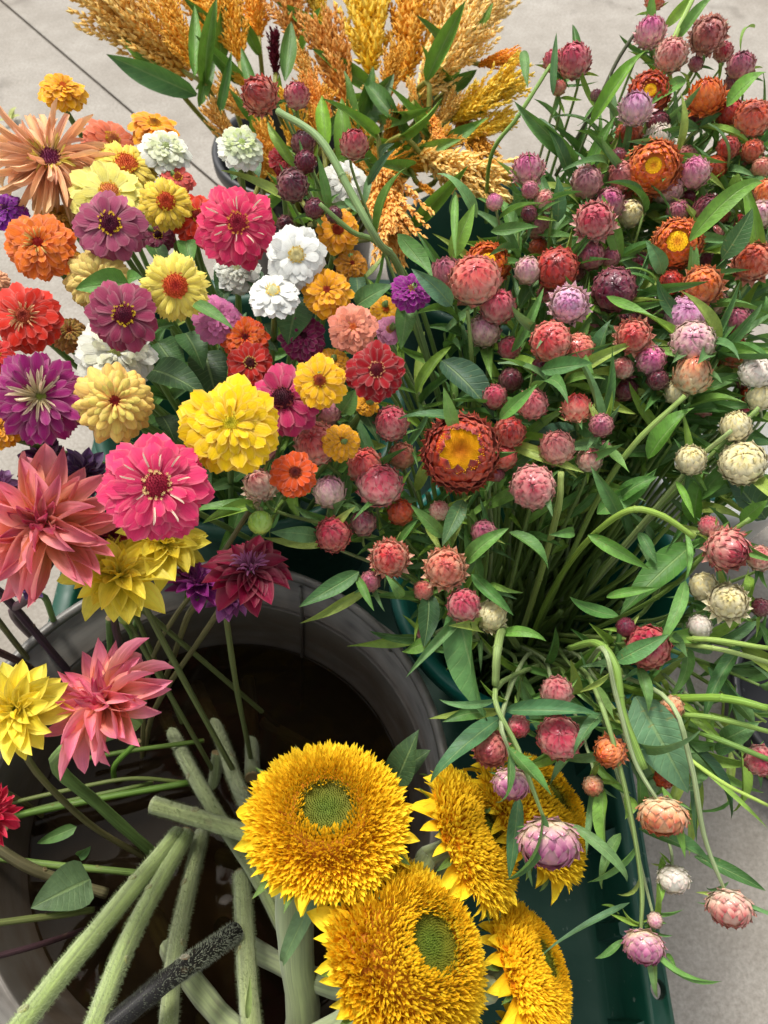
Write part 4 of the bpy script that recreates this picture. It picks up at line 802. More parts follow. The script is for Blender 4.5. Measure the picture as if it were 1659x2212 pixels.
cut_stem([(362, 2230, .36), (378, 2060, .33), (400, 1950, .29), (436, 1800, .24)], .0082, 'duller green knobbly stem third in the slanting fan', S(128, 140, 86), (.4, .75))
cut_stem([(205, 2245, .42), (352, 2124, .40), (440, 2062, .37), (510, 2012, .34)], .0086, 'dark blackish fuzzy stem slanting below the pale ones', S(24, 22, 20), (.5,), 3200, .003)
cut_stem([(545, 2240, .37), (534, 2110, .35), (528, 2000, .32), (522, 1890, .28)], .0088, 'upright hairy stem with brown scar, left of the thick trunk', S(130, 142, 86), (.5,))
cut_stem([(355, 1545, .19), (400, 1640, .25), (460, 1745, .29), (560, 1900, .30), (640, 2060, .30)], .0080, 'long hairy stem running from the dark water down behind the sunflower', S(128, 140, 88), (.1, .35))
cut_stem([(425, 1480, .17), (475, 1590, .23), (510, 1690, .28), (560, 1790, .33)], .0080, 'knobbly stem rising from the water beside the clear sunflower', S(130, 140, 92), (.5, .75))
cut_stem([(536, 1470, .15), (543, 1570, .20), (545, 1680, .25)], .0088, 'dim upright stem mostly under water above the clear sunflower', S(104, 114, 74), (), 600)
cut_stem([(570, 1560, .16), (640, 1600, .19), (720, 1640, .22)], .0080, 'sunken stem end next to the bright ripples', S(100, 108, 72), (), 400)
cut_stem([(470, 1625, .24), (462, 1690, .22), (440, 1760, .20)], .0070, 'short stem wedged under the crossing ones', S(110, 124, 78), (), 600)
TS = [([(10, 1790, .30), (32, 1764, .28), (220, 1724, .27), (410, 1690, .25)], .0036, S(92, 124, 46), 'bright green thin stem lying flat behind the coral dahlia\'s stem'),
 ([(-20, 1745, .29), (130, 1710, .28), (280, 1682, .27), (400, 1690, .24)], .0022, S(108, 120, 62), 'slim olive stem just above the bright flat one'),
 ([(-20, 1775, .28), (120, 1736, .27), (270, 1704, .265), (330, 1690, .25)], .0022, S(100, 118, 58), 'slim green stem between the two flat ones'),
 ([(-30, 1850, .29), (110, 1868, .275), (296, 1886, .25), (360, 1900, .22)], .0036, S(112, 138, 66), 'green stem running level toward the middle above the big leaf'),
 ([(-30, 1815, .33), (52, 1868, .30), (130, 1900, .27), (230, 1930, .24)], .0055, S(112, 106, 74), 'thick brown forked stem at the photo\'s edge in the tub'),
 ([(-30, 1997, .35), (60, 1985, .33), (132, 1976, .31), (200, 1965, .28)], .0032, S(104, 112, 60), 'olive stem under the big veined leaf'),
 ([(-30, 2072, .36), (80, 2042, .33), (160, 2016, .29), (240, 1990, .24)], .0028, S(62, 40, 44), 'thin purple stem crossing the tub wall'),
 ([(180, 1640, .28), (280, 1622, .27), (440, 1600, .24)], .0026, S(96, 122, 50), 'short green stem under the lower coral dahlia'),
 ([(-20, 1265, .50), (20, 1300, .47), (115, 1412, .36), (190, 1500, .18)], .0042, S(78, 56, 68), 'purple dahlia stem at the tub\'s upper left rim'),
 ([(-20, 1320, .48), (52, 1413, .38), (110, 1480, .2)], .0030, S(110, 108, 70), 'olive dahlia stem beside the purple one'),
 ([(-20, 1400, .46), (60, 1440, .40), (140, 1500, .25)], .0036, S(72, 48, 48), 'dark red-brown stem just above the lower yellow dahlia'),
 ([(236, 1335, .46), (238, 1400, .36), (240, 1470, .2)], .0034, S(104, 130, 72), 'green stem under the yellow dahlia with drooping petal'),
 ([(300, 1600, .3), (250, 1650, .27), (246, 1680, .24)], .003, S(110, 150, 60), 'forked fresh green stem below the lower coral petals')]
for path, rad, c, lab in TS: cut_stem(path, rad, lab, c, (.5,) if rad > .003 else (), 0, fuzz=M_STEM, name='dahlia_stalk')
# veined leaf floating in the tub, and others beside
def hand_leaf(b_, t_, wpx, mesh, label=None, c=None, tilt=(0, 0), root=None, name='leaf', cat='leaf', group=None, stalk=None):
    """b_, t_ = (u, v, distance); a leaf from base to tip, as wide as wpx photo points"""
    p, q = place(*b_), place(*t_); L = (q-p).length; d = (b_[2]+t_[2])/2
    n = head_axis(p.lerp(q, .5), *tilt); half = {id(m): w_ for ml, w_ in ((LF, .085), (LO, .20), (LC, .15)) for m in ml}[id(mesh)]
    W = (wpx/2*d/F)/(half*L); M = frame(q-p, n, L, L*W, L*min(1.2, max(.5, W)))
    if root is None:
        o = link(name, mesh, None, Matrix.Translation(p) @ M); paint(o, c or S(84, 120, 62)); tag(o, label, cat, group)
    else:
        o = link(name, mesh, root, in_root(root, Matrix.Translation(p) @ M)); paint(o, c or RNG.choice(GREENS))
    return o
def leaf_px(u0, v0, h0, u1, v1, h1, w_, mesh, **k):
    a, b_ = place_h(u0, v0, h0), place_h(u1, v1, h1); return hand_leaf((u0, v0, depth_of(a)), (u1, v1, depth_of(b_)), w_, mesh, **k)
leaf_px(194, 1898, .30, 66, 1962, .33, 96, LO[0], label='broad veined green leaf lying over the thin stems in the tub', c=S(92, 116, 78))
leaf_px(165, 1786, .29, 80, 1822, .28, 26, LO[1], label='small folded green leaf above the broad veined leaf', c=S(90, 126, 66))
leaf_px(170, 1850, .30, 196, 1828, .33, 22, LO[2], label='tiny curled leaf at the top of the broad veined leaf', c=S(76, 112, 62))
leaf_px(705, 1880, .47, 612, 2075, .40, 42, LF[2], root=S1, c=S(108, 138, 92))
leaf_px(855, 1690, .43, 905, 1575, .47, 60, LC[1], root=S1, c=S(70, 98, 60))
leaf_px(870, 1660, .42, 930, 1620, .44, 48, LO[1], root=S1, c=S(74, 102, 62))
leaf_px(535, 2200, .40, 540, 2110, .42, 16, LF[0], label='small pale bud leaf on the upright hairy stem', c=S(140, 158, 90))
# ------------------------------------------------------------------ celosia plumes
def plume_mesh(seed, fat=.36, N=30, m=30):
    b = MB(); rd = random.Random(seed); bx, by = rd.uniform(-.12, .12), rd.uniform(-.12, .12)
    cv = [(0, 0, 0), (.21, 0, .4), (0, .21, .4), (-.21, 0, .4), (0, -.21, .4), (.06, 0, 1)]
    cf = [(0, 2, 1), (0, 3, 2), (0, 4, 3), (0, 1, 4), (1, 2, 5), (2, 3, 5), (3, 4, 5), (4, 1, 5)]
    cu = [(0, 0), (0, .4), (0, .4), (0, .4), (0, .4), (0, 1)]
    ax = lambda t: Vector((bx*t*t, by*t*t, t))
    for i in range(N):                                       # side lobes, each a small feather
        t = (i/N)**.9*.88; a = i*2.39996+rd.uniform(-.3, .3); o = ax(t); R_ = fat*(math.sin(math.pi*min(1, (t*.78+.2)))**.8)*rd.uniform(.7, 1.25)
        dv = Vector((math.cos(a), math.sin(a), rd.uniform(1.3, 2.3)+t)).normalized(); sd = dv.orthogonal().normalized()
        for k in range(m):
            f = (k+.5)/m; q = o + dv*R_*f*1.3 + Vector((0, 0, .10*f*f)); L = lerp(.14, .095, f)*rd.uniform(.6, 1.3)
            o2 = Quaternion(dv, k*2.4) @ sd
            b.add(cv, cf, cu, zframe(dv+o2*lerp(1.1, .5, f)*rd.uniform(.5, 1.5)+Vector((0, 0, .5)), rd.uniform(0, 6), L, q), min(1, max(0, f*.7+rd.uniform(-.1, .3))))
    for k in range(26):
        d2 = Vector((rd.uniform(-.5, .5), rd.uniform(-.5, .5), 1)); b.add(cv, cf, cu, zframe(d2, 0, .10, ax(rd.uniform(.8, .97))), .8)
    V, Fc, UV, _ = tube([ax(-.05), ax(.3), ax(.6), ax(.97)], [.022, .018, .012, .004], 6, 3); b.add(V, Fc, UV)
    return b.mesh('plume', M_PLUME, False)
PM = [plume_mesh(1, .56, 42), plume_mesh(2, .46, 38), plume_mesh(3, .62, 50), plume_mesh(4, .24, 24, 20)]
CYD = S(236, 188, 70), S(246, 206, 90), S(250, 224, 150)
def celosia(b_, t_, d0, d1, m, cs, label, stem=True, lv=1):
    rd = random.Random(int(b_[0]*3+t_[1]*5+77)); p, q = place(*b_, d0), place(*t_, d1); L = (q-p).length
    foot = Vector((BK.x+rd.uniform(-.07, .07), BK.y+rd.uniform(-.06, .06), .02))
    root = root_thing('celosia', foot); tag(root, label, 'celosia', 'feathery plumes in the black bucket')
    o = link('plume', PM[m], root, in_root(root, Matrix.Translation(p) @ zframe(q-p, rd.uniform(0, 6), L*.88))); paint(o, *(cs if cs is BG else [mixc(c, q_, k_) for c, q_, k_ in zip(cs, (S(255, 180, 30), S(255, 200, 60), S(255, 226, 130)), (.45, .45, .5))]))
    if stem:
        dn = (p-q).normalized(); pts = [p+(q-p)*.1, p+dn*.04, lerp(p, foot, .45)+Vector((0, -.01, .02)), lerp(p, foot, .75), foot]
        me, Q = stem_mesh('stem', [x-foot for x in pts], [.003, .0035, .004, .0045, .005], M_STEM, 8, 5, .06); paint(link('stem', me, root), S(140, 140, 60))
        for k in range(lv):
            base = Q[4+k*4]+foot; a = rd.uniform(0, 6.28)
            add_leaf(root, LC[rd.randrange(3)], base, (math.cos(a), math.sin(a)*.7, rd.uniform(.4, 1.3)), (rd.uniform(-.5, .5), -1, .6), rd.uniform(.06, .1), rd.uniform(.5, .8), rd.choice([S(96, 136, 50), S(78, 118, 48), S(110, 150, 56)]))
    return root
PE = (S(240, 160, 70), S(250, 196, 110), S(254, 226, 160)); ORA = (S(240, 130, 20), S(252, 165, 40), S(255, 196, 80)); YE = (S(240, 196, 20), S(254, 222, 50), S(255, 238, 110))
SA = (S(214, 92, 34), S(242, 134, 72), S(250, 166, 110)); RO = (S(196, 70, 24), S(228, 92, 40), S(240, 120, 66)); PA = (S(240, 190, 100), S(250, 218, 145), S(255, 238, 196)); BG = (S(60, 8, 20), S(96, 14, 34), S(120, 24, 44))
CL = [((408, 165), (238, 10), 1.06, 1.06, 2, PE, 'pale orange plume leaning furthest out over the bare floor'),
 ((425, 150), (352, 22), 1.02, 1.02, 0, ORA, 'orange plume just inside the outermost pale one'),
 ((470, 110), (428, -50), 1.1, 1.12, 0, (S(226, 150, 20), S(246, 180, 50), S(250, 205, 100)), 'amber plume rising out of the photo\'s upper edge above the upright leaf'),
 ((520, 140), (480, 0), 1.06, 1.06, 0, (S(232, 140, 10), S(250, 165, 20), S(252, 185, 50)), 'thick tangerine plume between two upright leaves'),
 ((575, 215), (500, 165), 1.04, 1.02, 3, (S(232, 150, 20), S(248, 175, 40), S(250, 200, 80)), 'short golden plume side shoot beneath the tangerine one'),
 ((560, 90), (548, -40), 1.14, 1.14, 0, ORA, 'orange plume crossing the upper edge behind the burgundy plume'),
 ((640, 95), (610, -60), 1.08, 1.1, 0, (S(220, 110, 60), S(238, 140, 90), S(246, 170, 120)), 'pinkish orange plume at the upper edge, right of the burgundy one'),
 ((596, 170), (588, 60), 1.02, 1.0, 3, BG, 'slender burgundy plume behind the red strawflower'),
 ((752, 245), (708, 55), 1.02, 1.02, 1, SA, 'rusty salmon plume standing upright left of the lemon yellow one'),
 ((802, 165), (788, -55), 1.06, 1.08, 0, YE, 'lemon yellow plume standing highest in the middle'),
 ((880, 180), (884, 5), 1.06, 1.08, 0, (S(222, 130, 20), S(240, 160, 40), S(248, 185, 80)), 'warm orange plume right of the lemon yellow one'),
 ((960, 170), (1000, -40), 1.1, 1.12, 2, PA, 'broad pale straw plume at the upper edge behind the peach one'),
 ((900, 215), (1010, 65), .98, .98, 2, PA, 'pale peach plume leaning right in front of the straw one'),
 ((945, 110), (960, -10), 1.14, 1.16, 0, ORA, 'orange plume behind the broad straw one'),
 ((1000, 100), (1072, 20), 1.1, 1.1, 0, PA, 'creamy plume tip reaching right above the vivid orange tip'),
 ((1030, 140), (1112, 118), 1.02, 1.0, 1, (S(236, 110, 10), S(250, 140, 20), S(252, 160, 50)), 'vivid orange plume tip curling over on the far side'),
 ((965, 265), (1104, 182), 1.0, .98, 0, YE, 'yellow plume leaning right under the vivid orange tip'),
 ((900, 240), (885, 165), .97, .96, 3, PE, 'thin peach sprig in front of the yellow leaning plume'),
 ((812, 340), (742, 250), .98, .96, 1, (S(226, 150, 30), S(246, 180, 50), S(250, 210, 90)), 'golden plume pointing left behind the lone maroon bud'),
 ((830, 320), (858, 240), .96, .95, 1, RO, 'brick red plume in the middle of the orange ones'),
 ((800, 370), (900, 340), .93, .93, 0, ORA, 'orange plume lying above the hanging peach one'),
 ((820, 350), (862, 500), .90, .86, 0, (S(226, 140, 70), S(238, 160, 95), S(246, 195, 140)), 'peach plume hanging down over the green bucket rim'),
 ((900, 330), (1080, 408), .92, .88, 1, PA, 'pale straw plume drooping right across the bucket opening'),
 ((900, 395), (935, 415), .92, .9, 3, (S(236, 120, 10), S(250, 150, 20), S(252, 170, 40)), 'small orange tip poking over the bucket rim'),
 ((985, 250), (1040, 330), 1.02, 1.0, 0, (S(180, 90, 10), S(206, 116, 20), S(230, 150, 50)), 'brownish orange plume in shade behind the drooping straw one'),
 ((925, 240), (958, 320), .95, .93, 3, SA, 'coral sprig bending down between the plumes'),
 ((930, 330), (920, 230), 1.0, 1.0, 0, (S(170, 110, 50), S(214, 140, 70), S(230, 170, 100)), 'muted amber plume low in the middle'),
 ((520, 330), (452, 238), 1.02, 1.0, 1, (S(226, 140, 60), S(244, 170, 90), S(250, 200, 140)), 'peach orange plume behind the greenish-centred white zinnia'),
 ((640, 330), (625, 215), .98, .96, 0, (S(236, 160, 10), S(250, 190, 20), S(252, 210, 60)), 'golden plume behind the red strawflower pair'),
 ((560, 400), (575, 320), .98, .95, 0, (S(216, 110, 20), S(236, 135, 40), S(246, 165, 80)), 'orange plume filling the gap right of the white zinnia'),
 ((700, 330), (690, 250), 1.0, .98, 0, (S(220, 130, 20), S(240, 160, 40), S(248, 190, 80)), 'amber plume behind the crossing strawflower stem'),
 ((850, 440), (800, 350), .93, .93, 0, (S(222, 120, 30), S(240, 150, 60), S(248, 190, 110)), 'orange plume just above the hanging peach tip'),
 ((760, 400), (768, 320), .97, .96, 0, (S(224, 130, 20), S(244, 155, 30), S(250, 185, 70)), 'tangerine plume low behind the creamy white zinnia')]
CL += [((640, 420), (560, 300), .97, .96, 0, ORA, 'orange plume between the white zinnia and the dark bud cluster'), ((545, 260), (470, 190), 1.04, 1.04, 1, PE, 'peach plume just behind the big floor-side leaf'),
 ((720, 280), (660, 190), 1.0, 1.0, 0, SA, 'salmon plume right of the crimson stalked bud'), ((850, 290), (800, 200), 1.0, 1.0, 1, PE, 'pale peach plume between the brick red and the lemon ones'),
 ((960, 120), (1060, -20), 1.12, 1.12, 0, PA, 'straw plume reaching past the upper edge on the far right'), ((700, 60), (668, -40), 1.12, 1.12, 1, YE, 'yellow plume at the upper edge behind the rusty salmon one'),
 ((780, 440), (845, 400), .93, .91, 0, ORA, 'orange plume wedged under the hanging peach one'), ((470, 60), (400, -30), 1.12, 1.12, 0, ORA, 'orange plume at the upper edge above the pale left one'),
 ((1000, 300), (1095, 250), 1.0, .99, 1, YE, 'short yellow plume just under the longer yellow one')]
CL += [((690, 200), (640, 120), 1.06, 1.06, 1, PE, 'peach plume between the burgundy and the rusty salmon ones'), ((830, 230), (850, 130), 1.02, 1.02, 0, ORA, 'orange plume just below the lemon yellow one'),
 ((930, 300), (980, 215), 1.0, .99, 0, PE, 'peach plume low between the yellow leaning and brick red ones'), ((880, 380), (960, 300), .95, .94, 0, ORA, 'orange plume just over the drooping straw one'),
 ((660, 300), (700, 200), 1.02, 1.0, 1, ORA, 'orange plume behind the crimson stalked bud'), ((350, 140), (300, 60), 1.08, 1.08, 0, PE, 'peach plume filling the gap of the outermost pale ones')]
RC = [celosia(*c) for c in CL]
def rl(i, b_, t_, w_, m=0, c=S(84, 128, 52)): hand_leaf(b_, t_, w_*.75, LC[m], root=RC[i], c=c)
rl(0, (425, 205, 1.02), (228, 117, 1.0), 62, 1, S(70, 116, 58)); rl(2, (420, 165, 1.0), (420, 12, 1.02), 36, 0, S(96, 142, 50)); rl(6, (615, 175, .98), (628, 48, 1.02), 44, 0, S(74, 110, 44))
rl(8, (705, 320, .95), (695, 205, .96), 40, 1, S(120, 166, 40)); rl(9, (760, 300, .97), (850, 160, 1.0), 60, 0, S(62, 98, 38)); rl(12, (860, 260, .95), (790, 180, .98), 46, 2, S(70, 108, 44)); rl(17, (930, 330, .95), (1040, 265, .96), 40, 1, S(80, 124, 44))
rl(26, (880, 340, .93), (1000, 300, .92), 36, 1, S(104, 146, 56)); rl(10, (900, 330, 1.0), (930, 140, 1.02), 50, 0, S(66, 100, 40)); rl(1, (430, 230, 1.0), (462, 100, 1.02), 30, 2, S(84, 124, 44)); rl(27, (470, 260, 1.0), (500, 110, 1.0), 26, 0, S(76, 120, 50))
rl(7, (560, 230, 1.0), (520, 100, 1.02), 30, 1, S(80, 122, 50)); rl(28, (700, 300, .97), (740, 240, .96), 30, 1, S(76, 112, 50)); rl(16, (1000, 260, 1.0), (1070, 215, 1.0), 30, 1); rl(14, (960, 200, 1.04), (1030, 150, 1.03), 40, 0, S(70, 110, 44))
# ------------------------------------------------------------------ strawflowers
WD = [(0, .82), (300, .755), (600, .70), (900, .655), (1200, .64), (1600, .635), (2100, .62)]
WG = 'strawflowers spilling from the buckets'
PAL = dict(
 rose=(S(242, 200, 184), S(220, 80, 102), S(164, 16, 52)), coral=(S(244, 196, 160), S(236, 86, 78), S(190, 20, 40)), mauve=(S(228, 180, 160), S(190, 100, 122), S(122, 28, 66)),
 maroon=(S(160, 84, 90), S(124, 34, 58), S(76, 8, 32)), crimson=(S(230, 160, 136), S(196, 44, 68), S(140, 8, 40)), red=(S(214, 110, 76), S(196, 44, 36), S(132, 14, 22)),
 orange=(S(232, 120, 60), S(244, 136, 44), S(214, 70, 20)), redor=(S(226, 110, 60), S(226, 90, 40), S(170, 34, 18)), bigred=(S(196, 60, 44), S(214, 78, 46), S(140, 16, 18)), pink=(S(240, 206, 186), S(230, 130, 172), S(190, 50, 124)),
 lilac=(S(238, 200, 196), S(238, 184, 214), S(214, 120, 180)), blush=(S(240, 226, 192), S(232, 190, 184), S(196, 110, 146)), cream=(S(236, 228, 180), S(242, 234, 192), S(236, 214, 130)),
 white=(S(240, 236, 214), S(246, 240, 224), S(236, 210, 196)), peach=(S(242, 196, 146), S(234, 134, 104), S(200, 64, 64)), creamor=(S(240, 230, 184), S(234, 160, 108), S(206, 76, 50)),
 creamro=(S(242, 232, 202), S(230, 162, 146), S(180, 40, 56)), creammv=(S(244, 226, 184), S(212, 136, 166), S(150, 40, 108)), wine=(S(150, 50, 76), S(126, 20, 58), S(70, 6, 36)))
LG = [S(100, 144, 70), S(82, 126, 62), S(116, 156, 70), S(90, 132, 78), S(72, 112, 54), S(134, 168, 66), S(104, 140, 88), S(150, 170, 80)]
JOIN = {}
def rings(form, N):
    """(base latitude deg, count, span deg, lift, kind)"""
    if form == 'bud': lat = [-64, -44, -25, -6, 12, 29, 44]; return [(l, max(5, round(N*math.cos(math.radians(min(l+22, 68))))), 46, .07, 0) for l in lat]
    if form == 'ball': lat = [-66, -44, -24, -5, 12, 28, 42]; return [(l, max(6, round(N*1.15*math.cos(math.radians(min(l+20, 62))))), 42, .06, 0) for l in lat]
    if form == 'hang': lat = [-80, -64, -46, -28, -10, 8, 26]; return [(l, max(5, round(N*math.cos(math.radians(min(l+20, 66))))), 42, .07, 0) for l in lat]
    if form == 'half': lat = [-58, -36, -16, 4, 22, 38, 52]; return [(l, max(5, round(N*1.1*math.cos(math.radians(min(l+20, 66))))), 44, .09, 0) for l in lat]
    if form == 'open': lat = [-60, -44, -30, -17, -5, 7, 18, 28]; return [(l, round(N*(1.35 if l < 12 else 1.15)), 34, .05 if l > -20 else .08, 0) for l in lat]
def head_scale(form): return {'bud': (1, 1.05), 'ball': (1, .82), 'half': (.78, .80), 'hang': (1, .70), 'open': (1, .72)}[form]
def bract_key(form, N, span, lift):
    W = math.pi/N*1.22
    if form == 'open': W = math.pi/N*1.15
    return (form, N, span), (math.radians(span), W, lift, {'bud': .05, 'ball': .03, 'half': .09, 'open': .07, 'hang': .06}[form])
def joined(form, N, seed):
    k = (form, N, seed)
    if k in JOIN: return JOIN[k]
    b = MB(); rd = random.Random(seed); V, Fc, UV = lathe([(.10, -1.0), (.6, -.7), (.86, -.3), (.9, 0), (.84, .35), (.62, .62), (.3, .78), (.01, .82)], 12); b.add(V, Fc, UV, None, .9)
    R_ = rings(form, N)
    for i, (lat, n, span, lift, _) in enumerate(R_):
        kk, ar = bract_key(form, N, span, lift); tpl = bmesh_(kk, *ar)[1]
        for j in range(n):
            M = Matrix.Rotation((j+.5*(i % 2)+rd.uniform(-.12, .12))/n*6.2832, 4, 'Z') @ Matrix.Rotation(-math.radians(lat+rd.uniform(-3, 3)), 4, 'Y') @ Matrix.Scale(1-.01*i+rd.uniform(-.01, .02), 4)
            b.add(tpl[0], tpl[1], tpl[2], M, min(1, max(0, i/(len(R_)-1)*1.6-.45+rd.uniform(-.15, .15))))
    JOIN[k] = b.mesh('flower_head', M_BRA); return JOIN[k]
MOUTH = {'B': (BB, rb_, .36), 'C': (BC, rc, .385)}
NST = [0]
def straw(u, v, r, ax, ay, lift, form, pal, label, bucket_='B', d=None, leaves=3, via=None, single=None):
    rd = random.Random(int(u*17+v*5)); d = (d or interp(WD, v))-lift/100; p = place(u, v, d); s = r*1.06*d/F; axis = head_axis(p, ax, ay)
    cs = PAL[pal]; hj = rd.uniform(0, .3); hc = rd.choice([S(214, 70, 120), S(244, 226, 200), S(170, 24, 50)]); cs = (mixc(cs[0], S(248, 234, 210), rd.uniform(0, .5)), mixc(cs[1], hc, hj if pal in ('rose', 'coral', 'mauve', 'crimson', 'creamro', 'pink', 'peach') else 0), cs[2]); cen, R0, zr = MOUTH[bucket_]
    if form == 'half' : s *= 1.0
    foot = Vector((cen.x+rd.uniform(-.07, .07), cen.y+rd.uniform(-.07, .07), .082))
    root = root_thing('strawflower', foot); tag(root, label, 'strawflower', WG)
    sx, sz = head_scale(form); off = {'open': -.25}.get(form, 0)
    HM = Matrix.Translation(p) @ zframe(axis, rd.uniform(0, 6), 1) @ Matrix.Translation((0, 0, off*s)) @ Matrix.Diagonal((s*sx, s*sx, s*sz, 1))
    N = 10 if r < 30 else (13 if r < 60 else 17)
    if form == 'hang': N = 11
    indiv = (r >= 26) if single is None else single
    if form == 'open': indiv = True
    if not indiv:
        o = link('flower_head', joined(form, N, rd.randrange(3)), root, in_root(root, HM)); paint(o, *cs)
    else:
        head = link('flower_head', CORE, root, in_root(root, HM)); paint(head, *(cs if form != 'open' else (cs[1],)*3))
        if form == 'open': head.data = CUP
        R_ = rings(form, N)
        for i, (lat, n, span, lf, _) in enumerate(R_):
            kk, ar = bract_key(form, N, span, lf); me = bmesh_(kk, *ar)[0]; f = i/(len(R_)-1)
            for j in range(n):
                M = Matrix.Rotation((j+.5*(i % 2)+rd.uniform(-.15, .15))/n*6.2832, 4, 'Z') @ Matrix.Rotation(-math.radians(lat+rd.uniform(-6, 6)), 4, 'Y') @ Matrix.Diagonal((1-.012*i+rd.uniform(-.02, .05), rd.uniform(.85, 1.15), 1+rd.uniform(-.04, .06), 1)) @ Matrix.Rotation(rd.uniform(-.12, .12), 4, 'X')
                paint(link('bract', me, head, M), *cs, min(1, max(0, f*1.6-.45+rd.uniform(-.15, .15))))
        if form == 'half':
            for ring, (n, el, ln, z0) in enumerate(((15, .12, .72, -.30), (14, .5, .62, -.22))):
                for j in range(n):
                    az = (j+.5*ring+rd.uniform(-.2, .2))/n*6.2832; L = ln*rd.uniform(.85, 1.1)
                    put_petal(head, SPK, az, .62+.05*ring, z0, el+rd.uniform(-.15, .15), L, L*1.1, cs[0], mixc(cs[0], cs[1], .4), mixc(cs[0], cs[1], .8), .2+.3*ring, rd.uniform(-.2, .2), 'bract')
        if form == 'open':
            yel = S(252, 200, 20); dr_ = .58 if r > 60 else (.42 if (u, v) == (1463, 524) else .30); dk = link('disc', SDISC_BIG if r > 60 else SDISC, head, Matrix.Translation((0, 0, .66)) @ Matrix.Diagonal((dr_, dr_, dr_*1.1, 1))); paint(dk, S(200, 120, 10), yel)
            for rg in range(1 if dr_ > .5 else (2 if dr_ > .4 else 3)):
                nn = 20-3*rg; br_ = .76-.13*rg
                for j in range(nn):
                    az = (j+.5*(rg % 2))/nn*6.2832+rd.uniform(-.1, .1); L = rd.uniform(.26, .36)*(.7 if dr_ > .5 else 1); put_petal(head, SPK, az, br_, .48+.08*rg, rd.uniform(1.5, 2.1), L, L*1.3, cs[1], cs[2], mixc(cs[2], yel, .4), .6+.2*rg, 0, 'bract')
    # stem: out of the head, over the bucket's mouth, down to the bottom
    hv = Vector((p.x-cen.x, p.y-cen.y, 0)); hl = hv.length
    if via: pts = [place(*q) for q in via]
    else: pts = []
    mr = min(hl*.8, R0*.80); mouth = Vector((cen.x, cen.y, 0))+(hv.normalized()*mr if hl > 1e-3 else Vector())+Vector((0, 0, zr+.03+rd.uniform(0, .05)))
    st = p-axis*s*sz*.8; fd = -axis
    if not pts:
        a2 = p-axis*(s+.028); a3 = lerp(a2, mouth, .5)+Vector((0, 0, .012 if p.z > .45 else .03)); pts = [a2, a3]
    pts = [st]+pts+[mouth, lerp(mouth, foot, .5), foot]
    rs = .0014+.010*min(s, .03)*2.0; rads = [rs*.8]*2+[rs*1.15]*(len(pts)-4)+[rs*1.35]*2
    me, Q = stem_mesh('stem', [x-foot for x in pts], rads, M_STEM, 7, 5, .07, rd.random()); paint(link('stem', me, root), rd.choice([S(134, 158, 92), S(118, 146, 76), S(150, 166, 118)]))
    for k in range(4 if r > 20 else 3):        # leafy collar under the head
        a = rd.uniform(0, 6.28); o = axis.orthogonal().normalized(); o = Quaternion(axis, a) @ o
        add_leaf(root, LF[rd.randrange(6)], st-axis*rd.uniform(.002, .014), o*1.0+axis*rd.uniform(-.3, .5), axis, rd.uniform(.014, .028), rd.uniform(.9, 1.3), rd.choice(LG))
    nq = len(Q)
    for k in range(leaves):
        t = rd.uniform(.10, .55); base = Q[int(t*(nq-1))]+foot; tg = (Q[int(t*(nq-1))]-Q[min(nq-1, int(t*(nq-1))+1)]).normalized(); a = rd.uniform(0, 6.28); o = tg.orthogonal().normalized(); o = Quaternion(tg, a) @ o
        add_leaf(root, LF[rd.randrange(6)], base, o+tg*rd.uniform(.1, 1.0)+Vector((0, 0, .15)), tg+Vector((rd.uniform(-.4, .4), -.4, .6)), rd.uniform(.035, .075), rd.uniform(.7, 1.35), rd.choice(LG))
    NST[0] += 1
    return root
V1, F1, U1 = lathe([(.10, -1.0), (.6, -.75), (.80, -.3), (.84, 0), (.78, .3), (.68, .50), (.60, .56), (.0, .56)], 18); b = MB(); b.add(V1, F1, U1); CUP = b.mesh('flower_head', M_BRA)
